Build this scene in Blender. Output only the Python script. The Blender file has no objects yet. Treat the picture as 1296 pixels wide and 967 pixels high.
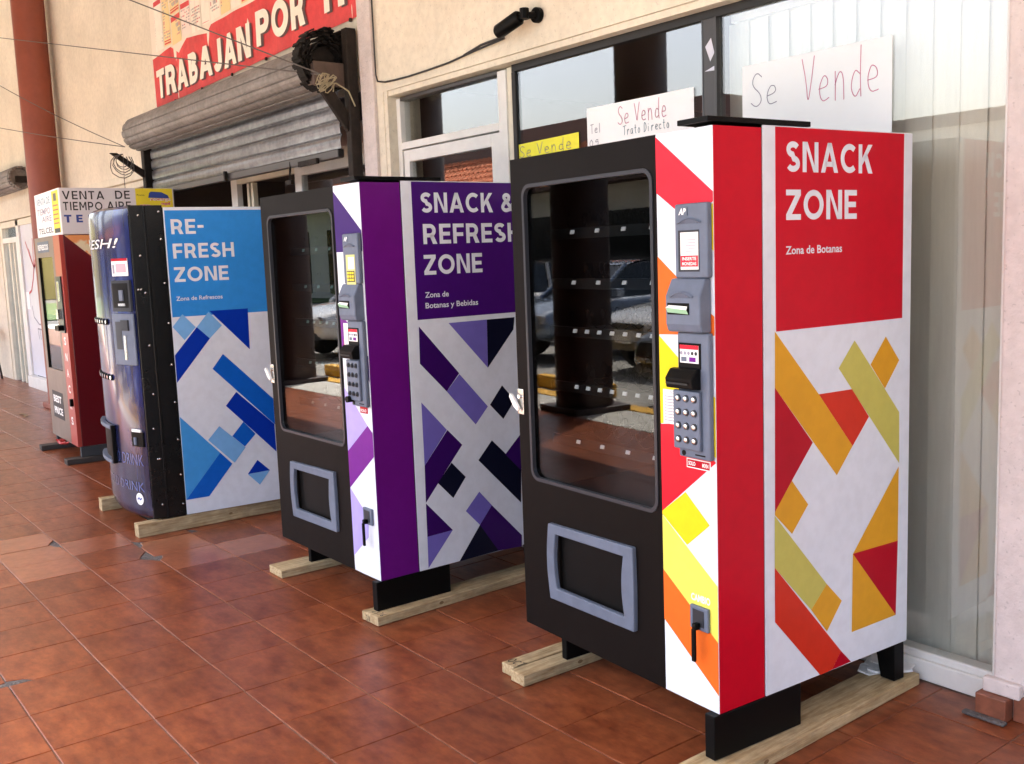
import bpy, math, random
from mathutils import Vector, Matrix
R = math.radians
C = bpy.context.scene.collection
scene = bpy.context.scene
random.seed(7)

# ------------------------------------------------------------------ camera
cam_d = bpy.data.cameras.new('camera'); cam = bpy.data.objects.new('camera', cam_d); C.objects.link(cam)
YAW, PITCH, ROLL, FPX = 0.9166, 0.1261, -0.0379, 1274.03
fw = Vector((-math.sin(YAW)*math.cos(PITCH), math.cos(YAW)*math.cos(PITCH), -math.sin(PITCH)))
r0 = Vector((math.cos(YAW), math.sin(YAW), 0)); u0 = r0.cross(fw)
rr = math.cos(ROLL)*r0 + math.sin(ROLL)*u0; uu = -math.sin(ROLL)*r0 + math.cos(ROLL)*u0
m = Matrix((rr, uu, -fw)).transposed().to_4x4(); m.translation = Vector((1.8764, -2.1584, 1.5393))
cam.matrix_world = m
cam_d.sensor_width = 36.0; cam_d.lens = FPX/1296*36.0; cam_d.clip_end = 500; cam_d.clip_start = .05
scene.camera = cam
# ------------------------------------------------------------------ light
SUN_EL, SUN_AZ = R(61), R(236)           # azimuth of the direction towards the sun, measured from +X anticlockwise
w = bpy.data.worlds.new('World'); scene.world = w; w.use_nodes = True
nt = w.node_tree; sky = nt.nodes.new('ShaderNodeTexSky'); sky.sky_type = 'NISHITA'; sky.sun_disc = False
sky.sun_elevation = SUN_EL; sky.sun_rotation = R(90) - SUN_AZ; sky.air_density = 1.0; sky.dust_density = 5.0; sky.ozone_density = 1.0
bg = nt.nodes['Background']; nt.links.new(sky.outputs[0], bg.inputs[0]); bg.inputs[1].default_value = 0.15
sd = bpy.data.lights.new('sun', 'SUN'); sun = bpy.data.objects.new('sun', sd); C.objects.link(sun)
sd.energy = 4.5; sd.angle = R(.53); sd.color = (1, .93, .82)
sv = Vector((math.cos(SUN_EL)*math.cos(SUN_AZ), math.cos(SUN_EL)*math.sin(SUN_AZ), math.sin(SUN_EL)))
sun.rotation_euler = sv.to_track_quat('Z', 'Y').to_euler(); sun.location = (0, -8, 12)
vs = scene.view_settings; vs.view_transform = 'Standard'; vs.look = 'None'; vs.gamma = 1; vs.exposure = 2.80

# ------------------------------------------------------------------ materials
def mat(name, col, rough=.5, metal=0, var=0, scale=3.0, bump=0, bscale=60, coat=0, stretch=(1,1,1), dark=None, randobj=0, emit=0, spec=.5, coord='Object', detail=6, dirt=0, speck=0):
    mt = bpy.data.materials.new(name); mt.use_nodes = True; n = mt.node_tree; L = n.links
    b = n.nodes['Principled BSDF']
    b.inputs['Base Color'].default_value = (*col, 1); b.inputs['Roughness'].default_value = rough
    b.inputs['Metallic'].default_value = metal; b.inputs['Coat Weight'].default_value = coat
    b.inputs['Coat Roughness'].default_value = .06; b.inputs['Specular IOR Level'].default_value = spec
    if emit:
        b.inputs['Emission Color'].default_value = (*col, 1); b.inputs['Emission Strength'].default_value = emit
    if var or bump or randobj:
        tc = n.nodes.new('ShaderNodeTexCoord'); mp = n.nodes.new('ShaderNodeMapping'); mp.inputs['Scale'].default_value = stretch
        if coord == 'World':
            g = n.nodes.new('ShaderNodeNewGeometry'); L.new(g.outputs['Position'], mp.inputs['Vector'])
        else: L.new(tc.outputs[coord], mp.inputs['Vector'])
        vec = mp.outputs[0]
        if randobj:
            oi = n.nodes.new('ShaderNodeObjectInfo'); ml = n.nodes.new('ShaderNodeMath'); ml.operation = 'MULTIPLY'; ml.inputs[1].default_value = 57.0
            L.new(oi.outputs['Random'], ml.inputs[0]); cx = n.nodes.new('ShaderNodeCombineXYZ'); L.new(ml.outputs[0], cx.inputs[0]); L.new(ml.outputs[0], cx.inputs[1])
            va = n.nodes.new('ShaderNodeVectorMath'); L.new(vec, va.inputs[0]); L.new(cx.outputs[0], va.inputs[1]); vec = va.outputs[0]
    if var:
        nz = n.nodes.new('ShaderNodeTexNoise'); nz.inputs['Scale'].default_value = scale; nz.inputs['Detail'].default_value = detail; nz.inputs['Roughness'].default_value = .72
        L.new(vec, nz.inputs['Vector'])
        mx = n.nodes.new('ShaderNodeMix'); mx.data_type = 'RGBA'
        d = dark or tuple(c*(1-var) for c in col)
        mx.inputs['A'].default_value = (*d, 1); mx.inputs['B'].default_value = (*tuple(min(1, c*(1+var*.35)) for c in col), 1)
        rp = n.nodes.new('ShaderNodeMapRange'); rp.inputs[1].default_value = .36; rp.inputs[2].default_value = .66
        L.new(nz.outputs['Fac'], rp.inputs[0]); L.new(rp.outputs[0], mx.inputs['Factor'])
        out = mx.outputs['Result']
        if randobj:
            hs = n.nodes.new('ShaderNodeHueSaturation'); L.new(out, hs.inputs['Color'])
            mr = n.nodes.new('ShaderNodeMapRange'); mr.inputs[3].default_value = 1-randobj; mr.inputs[4].default_value = 1+randobj
            L.new(oi.outputs['Random'], mr.inputs[0]); L.new(mr.outputs[0], hs.inputs['Value']); out = hs.outputs[0]
        if dirt or speck:
            gg = n.nodes.new('ShaderNodeNewGeometry')
            for amt, sc_, lo, hi in ((dirt, 1.7, .35, .62), (dirt*.8, 23, .38, .6), (speck, 75, .64, .70)):
                if not amt: continue
                nd = n.nodes.new('ShaderNodeTexNoise'); nd.inputs['Scale'].default_value = sc_; nd.inputs['Detail'].default_value = 5 if sc_ < 60 else 2; L.new(gg.outputs['Position'], nd.inputs['Vector'])
                md = n.nodes.new('ShaderNodeMapRange'); md.inputs[1].default_value = lo; md.inputs[2].default_value = hi
                if sc_ < 60: md.inputs[3].default_value = 1-amt; md.inputs[4].default_value = 1
                else: md.inputs[3].default_value = 1; md.inputs[4].default_value = 1-amt
                L.new(nd.outputs['Fac'], md.inputs[0]); h2 = n.nodes.new('ShaderNodeHueSaturation'); L.new(out, h2.inputs['Color']); L.new(md.outputs[0], h2.inputs['Value']); out = h2.outputs[0]
        L.new(out, b.inputs['Base Color'])
        r2 = n.nodes.new('ShaderNodeMapRange'); r2.inputs[3].default_value = rough*1.2; r2.inputs[4].default_value = rough*.85
        L.new(nz.outputs['Fac'], r2.inputs[0]); L.new(r2.outputs[0], b.inputs['Roughness'])
    if bump:
        n2 = n.nodes.new('ShaderNodeTexNoise'); n2.inputs['Scale'].default_value = bscale; n2.inputs['Detail'].default_value = 5; L.new(vec, n2.inputs['Vector'])
        bp = n.nodes.new('ShaderNodeBump'); bp.inputs['Strength'].default_value = bump; bp.inputs['Distance'].default_value = .01
        L.new(n2.outputs['Fac'], bp.inputs['Height']); L.new(bp.outputs[0], b.inputs['Normal'])
    return mt

def glass_mat(name, tint=(1,1,1), ior=1.5, rough=0.0):
    mt = bpy.data.materials.new(name); mt.use_nodes = True; n = mt.node_tree; L = n.links
    n.nodes.remove(n.nodes['Principled BSDF']); o = n.nodes['Material Output']
    f = n.nodes.new('ShaderNodeFresnel')      # thin sheet: the same reflectance on both faces
    ge = n.nodes.new('ShaderNodeNewGeometry'); io = n.nodes.new('ShaderNodeMapRange'); io.inputs[3].default_value = ior; io.inputs[4].default_value = 1/ior
    L.new(ge.outputs['Backfacing'], io.inputs[0]); L.new(io.outputs[0], f.inputs[0])
    t = n.nodes.new('ShaderNodeBsdfTransparent'); t.inputs[0].default_value = (*tint, 1)
    g = n.nodes.new('ShaderNodeBsdfGlossy'); g.inputs['Roughness'].default_value = rough
    x = n.nodes.new('ShaderNodeMixShader'); L.new(f.outputs[0], x.inputs[0]); L.new(t.outputs[0], x.inputs[1]); L.new(g.outputs[0], x.inputs[2]); L.new(x.outputs[0], o.inputs[0])
    return mt

def print_mat(name, base, ink, sx=30, sz=60):
    """small print: rows of broken ink strokes"""
    mt = bpy.data.materials.new(name); mt.use_nodes = True; n = mt.node_tree; L = n.links; b = n.nodes['Principled BSDF']; b.inputs['Roughness'].default_value = .6
    tc = n.nodes.new('ShaderNodeTexCoord'); mp = n.nodes.new('ShaderNodeMapping'); mp.inputs['Scale'].default_value = (sx, sx, sz); L.new(tc.outputs['Object'], mp.inputs[0])
    nz = n.nodes.new('ShaderNodeTexNoise'); nz.inputs['Scale'].default_value = 1; nz.inputs['Detail'].default_value = 2; L.new(mp.outputs[0], nz.inputs[0])
    cr = n.nodes.new('ShaderNodeMapRange'); cr.inputs[1].default_value = .50; cr.inputs[2].default_value = .56; L.new(nz.outputs['Fac'], cr.inputs[0])
    mx = n.nodes.new('ShaderNodeMix'); mx.data_type = 'RGBA'; mx.inputs['A'].default_value = (*base, 1); mx.inputs['B'].default_value = (*ink, 1)
    L.new(cr.outputs[0], mx.inputs['Factor']); L.new(mx.outputs['Result'], b.inputs['Base Color'])
    return mt

FILM = dict(rough=.34, coat=.04, spec=.14, dirt=.06, var=.05, scale=2.0, bump=.02, bscale=6)
COL = dict(
    white=(.74,.79,.87), amber=(.72,.36,.02), crimson=(.45,.001,.016), vermilion=(.62,.035,.015), olive=(.56,.52,.12),
    red=(.56,.002,.018), pink_red=(.80,.022,.045), pink_red2=(.80,.012,.03), orange=(.80,.15,.02), yellow=(.84,.66,.015), lime=(.78,.74,.12),  # pink reds: the side red with stronger light and glare put into the colour
    purple=(.13,.006,.19), plum=(.17,.012,.26), indigo=(.045,.013,.15), deep=(.055,.006,.16), violet=(.036,.004,.11), lavender=(.17,.14,.50), lavender2=(.42,.36,.78), ink=(.006,.007,.022),
    blue=(.035,.27,.74), sky_blue=(.20,.46,.82), royal=(.003,.035,.40), azure=(.006,.12,.58), mid_blue=(.06,.32,.74))
FM = {k: mat('film_'+k, v, **FILM) for k, v in COL.items()}
M = dict(
    brown=mat('brown_steel', (.006,.0045,.004), .45, spec=.08, var=.15, scale=4, bump=.04, bscale=300),
    black=mat('black_paint', (.004,.004,.004), .42, spec=.1, var=.2, scale=5),
    blacksteel=mat('black_steel_side', (.006,.006,.006), .26, var=.2, scale=3, spec=.35),
    inside=mat('cabinet_interior', (.008,.007,.008), .6, spec=.2),
    greypl=mat('grey_plastic', (.135,.165,.225), .45, spec=.3, dirt=.12, var=.06, scale=8),
    greydk=mat('dark_grey_plastic', (.028,.031,.038), .3, spec=.3),
    metal=mat('zinc_metal', (.62,.62,.6), .25, metal=1, var=.15, scale=30),
    chrome=mat('button_chrome', (.75,.76,.78), .12, metal=1),
    tag=mat('price_tag_white', (.85,.85,.82), .5),
    paper=mat('paper_white', (.93,.95,.95), .7, var=.03, scale=3),
    yellowpaper=mat('paper_yellow', (.90,.84,.06), .7, var=.05, scale=3),
    pencil=mat('marker_grey', (.30,.29,.36), .7), pinkink=mat('marker_pink', (.70,.25,.38), .7), greenink=mat('marker_teal', (.20,.32,.40), .7), redink=mat('marker_red', (.55,.08,.10), .7),
    wood=mat('pine_plank', (.56,.44,.26), .7, dirt=.2, var=.35, scale=9, stretch=(9,.7,9), bump=.25, bscale=30, randobj=.1, dark=(.36,.24,.11)),
    oldwood=mat('dark_plank', (.05,.04,.035), .7, var=.3, scale=8),
    glass=glass_mat('window_glass', (.96,.97,.96), 1.75),
    mglass=glass_mat('machine_glass', (.72,.74,.75), 1.34),
    acrylic=glass_mat('acrylic', (.8,.8,.8), 1.45, .02),
    wall=mat('cream_plaster', (.79,.71,.57), .85, dirt=.10, speck=.15, var=.07, scale=1.3, bump=.25, bscale=45, coord='World'),
    pinkwall=mat('pink_plaster', (.72,.63,.60), .85, dirt=.10, speck=.2, var=.10, scale=2.5, bump=.35, bscale=70, coord='World'),
    whiteframe=mat('white_aluminium', (.78,.76,.72), .4, var=.08, scale=6, coord='World'),
    creamframe=mat('cream_frame', (.72,.66,.52), .5, var=.1, scale=6, coord='World'),
    darkframe=mat('dark_aluminium', (.035,.03,.028), .3),
    gasket=mat('rubber', (.015,.015,.015), .6),
    blind=mat('blind_fabric', (.68,.65,.57), .8, var=.06, scale=6, stretch=(6,6,.6), bump=.2, bscale=200),
    curtain=mat('curtain_brown', (.04,.022,.018), .9, var=.2, scale=3),
    room=mat('room_dark', (.10,.08,.07), .9), roomfloor=mat('room_floor', (.2,.15,.12), .5),
    tile=mat('terracotta_tile', (.29,.084,.031), .33, var=.45, dirt=.22, speck=.15, scale=8, randobj=.07, dark=(.165,.038,.015), bump=.05, bscale=14, stretch=(.75,1.7,1), detail=8, spec=.4),
    tile_light=mat('terracotta_tile_new', (.36,.125,.065), .24, var=.18, dirt=.15, scale=4, randobj=.05, bump=.03, bscale=12),
    grout=mat('grout', (.22,.13,.10), .9, var=.35, scale=25, coord='World'),
    mortar=mat('mortar_grey', (.13,.115,.11), .95, var=.5, scale=30, bump=.8, bscale=90, coord='World'),
    skirt=mat('skirting_tile', (.30,.10,.055), .4, dirt=.3, var=.3, scale=8, coord='World'),
    colbrown=mat('column_brown_paint', (.27,.065,.035), .45, var=.15, scale=3, coord='World'),
    shutter=mat('shutter_steel', (.36,.37,.39), .30, metal=.85, dirt=.3, var=.15, scale=14, stretch=(.6,2,2), bump=.06, bscale=30, coord='World'),
    shutterroll=mat('shutter_roll_steel', (.30,.27,.25), .6, metal=.3, dirt=.3, var=.12, scale=12, stretch=(.5,2,2), coord='World'),
    rust=mat('dark_iron', (.022,.015,.011), .65, spec=.3, var=.5, scale=15, bump=.3, bscale=60),
    brownplate=mat('bracket_plate', (.10,.065,.05), .6, var=.3, scale=9),
    coilblack=mat('sooty_iron', (.010,.008,.007), .7, spec=.2, bump=.3, bscale=60), coilwire=mat('coil_black', (.006,.006,.006), .9, spec=0),
    rope=mat('straw_rope', (.36,.31,.20), .9), cable=mat('black_cable', (.02,.02,.02), .5), dimtag=mat('dim_teal_tag', (.12,.22,.20), .6), inside_grey=mat('cabinet_interior_grey', (.045,.050,.045), .6, spec=.2), wire=mat('grey_wire', (.10,.085,.075), .6),
    signwhite=mat('sign_white', (.72,.70,.74), .45, var=.05, scale=2), signink=mat('sign_black', (.015,.015,.02), .5), signfront=mat('sign_front_white', (.88,.87,.86), .45),
    signyellow=mat('sign_yellow', (.80,.66,.03), .5), signblue=mat('sign_blue', (.03,.06,.30), .5), signpink=mat('sign_pink', (.75,.35,.40), .5), signred=mat('sign_red', (.60,.05,.05), .5),
    bannerred=mat('banner_red', (.70,.055,.06), .55, var=.22, scale=5, bump=.2, bscale=8), bannertxt=mat('banner_letters', (.85,.80,.68), .6, var=.08, scale=8), bannershadow=mat('banner_shadow', (.10,.05,.05), .6),
    bannerbase=print_mat('newsprint', (.80,.70,.56), (.50,.42,.38), 40, 90), bannerpink=print_mat('newsprint_pink', (.78,.62,.56), (.48,.25,.26), 50, 80), banneryel=print_mat('newsprint_yellow', (.80,.60,.25), (.5,.34,.16), 45, 30),
    darkred=mat('dark_red_steel', (.12,.004,.010), .30, coat=.3, var=.1, scale=2), taupe=mat('taupe_steel', (.20,.15,.12), .4, var=.1, scale=4),
    orangered=mat('orange_red_strip', (.42,.06,.045), .35, coat=.2), basegrey=mat('base_charcoal', (.045,.05,.055), .5),
    posterorange=print_mat('poster_orange', (.75,.30,.10), (.75,.66,.45), 9, 9),
    frost=mat('frosted_vinyl', (.66,.66,.74), .35, var=.06, scale=3), frostgrey=print_mat('vinyl_sketch_grey', (.64,.64,.70), (.5,.51,.56), 10, 10),
    asphalt=mat('asphalt', (.12,.115,.11), .9, var=.25, scale=4, bump=.3, bscale=200, coord='World'), lot=mat('lot_concrete', (.34,.33,.31), .9, var=.2, scale=2, coord='World'), yellowwall=mat('yellow_wall', (.80,.58,.16), .8), grass=mat('lawn_green', (.07,.12,.03), .9, var=.4, scale=3, coord='World'), posteryel=mat('advert_yellow', (.80,.62,.30), .6), posterpale=mat('advert_pale', (.82,.68,.60), .6), printgrey=mat('print_grey', (.42,.38,.36), .7), printred=mat('print_red', (.62,.28,.26), .7), bannerplain=mat('banner_vinyl', (.80,.72,.60), .6, var=.08, scale=4), knot=mat('wood_knot', (.20,.12,.05), .8), far_reflection=mat('yellow_reflection_panel', (.62,.45,.16), .6, var=.25, scale=2),
    concrete=mat('pale_concrete', (.56,.54,.50), .85, var=.15, scale=2, coord='World'),
    yellowpaint=mat('kerb_yellow', (.80,.42,.02), .6, var=.15, scale=6), rooftile=mat('roof_clay', (.62,.17,.06), .8, var=.35, scale=3, randobj=.1), arcade=mat('arcade_column_paint', (.030,.010,.007), .5), parapet=mat('brown_parapet', (.16,.09,.07), .8),
    carwhite=mat('car_white', (.75,.76,.78), .2, coat=1), cardark=mat('car_dark', (.02,.022,.022), .2, coat=1), carblue=mat('car_silver_blue', (.22,.28,.38), .25, metal=.4, coat=1), carglass=mat('car_glass', (.015,.018,.02), .05, spec=.8), rubber=mat('tyre', (.02,.02,.02), .8), lamp=mat('headlamp', (.7,.7,.7), .1, metal=.6), plate=mat('grille_grey', (.12,.12,.12), .3, metal=.6),
    foam=mat('white_foam', (.80,.80,.80), .8, bump=.4, bscale=60), leaf=mat('dry_leaf', (.30,.20,.10), .8), redplastic=mat('red_plastic', (.5,.03,.03), .4), green=mat('bill_slot_green', (.35,.62,.40), .4), lcd=mat('lcd_yellow', (.60,.60,.22), .3),
)
# glossy blue printed front of the curved soda machine
def soda_mat():
    mt = mat('soda_front_print', (.02,.05,.30), .2, coat=.3, spec=.35); n = mt.node_tree; L = n.links; b = n.nodes['Principled BSDF']
    tc = n.nodes.new('ShaderNodeTexCoord'); sp = n.nodes.new('ShaderNodeSeparateXYZ'); L.new(tc.outputs['Object'], sp.inputs[0])
    nz = n.nodes.new('ShaderNodeTexNoise'); mp = n.nodes.new('ShaderNodeMapping'); mp.inputs['Scale'].default_value = (14,3,2.2); L.new(tc.outputs['Object'], mp.inputs[0]); L.new(mp.outputs[0], nz.inputs[0]); nz.inputs['Scale'].default_value = 1.0; nz.inputs['Detail'].default_value = 4
    cr = n.nodes.new('ShaderNodeValToRGB'); L.new(nz.outputs['Fac'], cr.inputs[0]); e = cr.color_ramp.elements
    e[0].position = .33; e[0].color = (.002,.004,.03,1); e[1].position = .75; e[1].color = (.012,.035,.18,1)
    a = cr.color_ramp.elements.new(.52); a.color = (.004,.010,.08,1)
    c2 = n.nodes.new('ShaderNodeValToRGB'); L.new(nz.outputs['Fac'], c2.inputs[0]); f = c2.color_ramp.elements
    f[0].position = .3; f[0].color = (.006,.007,.025,1); f[1].position = .75; f[1].color = (.035,.038,.09,1)
    mr = n.nodes.new('ShaderNodeMapRange'); mr.inputs[1].default_value = .45; mr.inputs[2].default_value = .75; L.new(sp.outputs[2], mr.inputs[0])
    mx = n.nodes.new('ShaderNodeMix'); mx.data_type = 'RGBA'; L.new(mr.outputs[0], mx.inputs['Factor']); L.new(c2.outputs[0], mx.inputs['A']); L.new(cr.outputs[0], mx.inputs['B'])
    L.new(mx.outputs['Result'], b.inputs['Base Color']); return mt
M['soda'] = soda_mat()
M['faintblue'] = mat('faint_blue_lettering', (.06,.09,.26), .2, coat=1)

# ------------------------------------------------------------------ mesh helpers
class MB:
    def __init__(s): s.v = []; s.f = []; s.m = []; s.mats = []
    def mi(s, mt):
        if mt not in s.mats: s.mats.append(mt)
        return s.mats.index(mt)
    def add(s, vs, fs, mt):
        k = len(s.v); s.v += [tuple(v) for v in vs]; i = s.mi(mt)
        for f in fs: s.f.append([a+k for a in f]); s.m.append(i)
        return s
    def box(s, x0, x1, y0, y1, z0, z1, mt):
        vs = [(x,y,z) for z in (z0,z1) for y in (y0,y1) for x in (x0,x1)]
        return s.add(vs, [(0,2,3,1),(4,5,7,6),(0,1,5,4),(2,6,7,3),(0,4,6,2),(1,3,7,5)], mt)
    def poly(s, pts, mt): return s.add(pts, [list(range(len(pts)))], mt)
    def extr(s, pts, d, mt):            # pts 3-D loop, extruded by vector d
        n = len(pts); q = [(p[0]+d[0], p[1]+d[1], p[2]+d[2]) for p in pts]
        fs = [list(range(n))[::-1], list(range(n, 2*n))] + [(i, (i+1)%n, n+(i+1)%n, n+i) for i in range(n)]
        return s.add(list(pts)+q, fs, mt)
    def ring(s, outer, inner, mt, dy0, dy1, plane='xz'):   # frame between two loops of equal count, thickness dy0..dy1
        n = len(outer); P = lambda p, y: (p[0], y, p[1])
        vs = [P(p,dy0) for p in outer]+[P(p,dy0) for p in inner]+[P(p,dy1) for p in outer]+[P(p,dy1) for p in inner]
        fs = []
        for i in range(n):
            j = (i+1)%n
            fs += [(i,j,n+j,n+i), (2*n+j,2*n+i,3*n+i,3*n+j), (n+i,n+j,3*n+j,3*n+i), (j,i,2*n+i,2*n+j)]
        return s.add(vs, fs, mt)
    def tube(s, path, r, mt, k=6, cap=True):
        path = [Vector(p) for p in path]; rings = []; up = Vector((0,0,1))
        for i, p in enumerate(path):
            t = (path[min(i+1, len(path)-1)] - path[max(i-1,0)]).normalized()
            a = t.cross(up); a = t.cross(Vector((1,0,0))) if a.length < .05 else a
            a.normalize(); b = t.cross(a)
            rad = r[i] if isinstance(r, (list, tuple)) else r
            rings.append([p + rad*(math.cos(q)*a + math.sin(q)*b) for q in [2*math.pi*j/k for j in range(k)]])
        vs = [v for g in rings for v in g]; fs = []
        for i in range(len(path)-1):
            for j in range(k): fs.append((i*k+j, i*k+(j+1)%k, (i+1)*k+(j+1)%k, (i+1)*k+j))
        if cap: fs += [list(range(k))[::-1], [(len(path)-1)*k+j for j in range(k)]]
        return s.add(vs, fs, mt)
    def cyl(s, c, axis, r, h, mt, k=24):
        a = {'x':(1,0,0),'y':(0,1,0),'z':(0,0,1)}[axis]; c = Vector(c); a = Vector(a)
        return s.tube([c, c+a*h], r, mt, k)
    def build(s, name, parent=None, bevel=0, smooth=False, loc=None, rotz=0, seg=2):
        me = bpy.data.meshes.new(name); me.from_pydata(s.v, [], s.f); me.update()
        for q in s.mats: me.materials.append(q)
        me.polygons.foreach_set('material_index', s.m)
        if smooth: me.polygons.foreach_set('use_smooth', [True]*len(s.f))
        o = bpy.data.objects.new(name, me); C.objects.link(o)
        if smooth:
            try: me.set_sharp_from_angle(angle=R(40))
            except Exception: pass
        if parent: o.parent = parent
        if loc is not None: o.location = loc
        if rotz: o.rotation_euler.z = rotz
        if bevel:
            b = o.modifiers.new('bevel', 'BEVEL'); b.width = bevel; b.segments = seg; b.limit_method = 'ANGLE'; b.angle_limit = R(40)
        return o
def tag(o, label=None, cat=None, group=None, kind=None):
    if label: o['label'] = label
    if cat: o['category'] = cat
    if group: o['group'] = group
    if kind: o['kind'] = kind
    return o
def thing(name, label, cat, loc=(0,0,0), rotz=0, group=None):
    o = bpy.data.objects.new(name, None); C.objects.link(o); o.location = loc; o.rotation_euler.z = rotz; o.empty_display_size = .1
    return tag(o, label, cat, group)
def inst(src, parent, loc=(0,0,0), rot=(0,0,0)):
    o = src.copy(); C.objects.link(o); o.parent = parent; o.location = loc; o.rotation_euler = rot; return o
def bbox_box(name, parent, x0,x1,y0,y1,z0,z1, mt, bevel=.003):
    return MB().box(x0,x1,y0,y1,z0,z1,mt).build(name, parent, bevel)

# ---- lettering
_tc = {}
def text_verts(body, offset=.02, shear=0, res=3):
    key = (body, offset, shear)
    if key in _tc: return _tc[key]
    cu = bpy.data.curves.new('lettering', 'FONT'); cu.body = body; cu.offset = offset; cu.shear = shear; cu.resolution_u = res; cu.size = 1
    ob = bpy.data.objects.new('lettering', cu); C.objects.link(ob)
    dg = bpy.context.evaluated_depsgraph_get(); me = bpy.data.meshes.new_from_object(ob.evaluated_get(dg))
    vs = [tuple(v.co) for v in me.vertices]; fs = [tuple(p.vertices) for p in me.polygons]
    bpy.data.objects.remove(ob); bpy.data.curves.remove(cu); bpy.data.meshes.remove(me)
    _tc[key] = (vs, fs); return vs, fs
CAPV = text_verts('H', 0.0)[0]; CAP = max(v[1] for v in CAPV)
def add_text(mb, body, u0, u1, z0, cap, off, mt, plane='side', bold=.02, shear=0, fn=None):
    """u0..u1: extent across; z0: baseline; cap: capital height; off: distance from the plane's origin"""
    vs, fs = text_verts(body, bold, shear); xs = [v[0] for v in vs]; a, b = min(xs), max(xs); H = CAP + 2*bold; out = []
    for x, y, _ in vs:
        u = u0 + (x-a)/(b-a)*(u1-u0); z = z0 + (y+bold)/H*cap
        if fn: out.append(fn(u, z))
        elif plane == 'side': out.append((off, u, z))
        else: out.append((u, off, z))
    mb.add(out, fs, mt)

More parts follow.
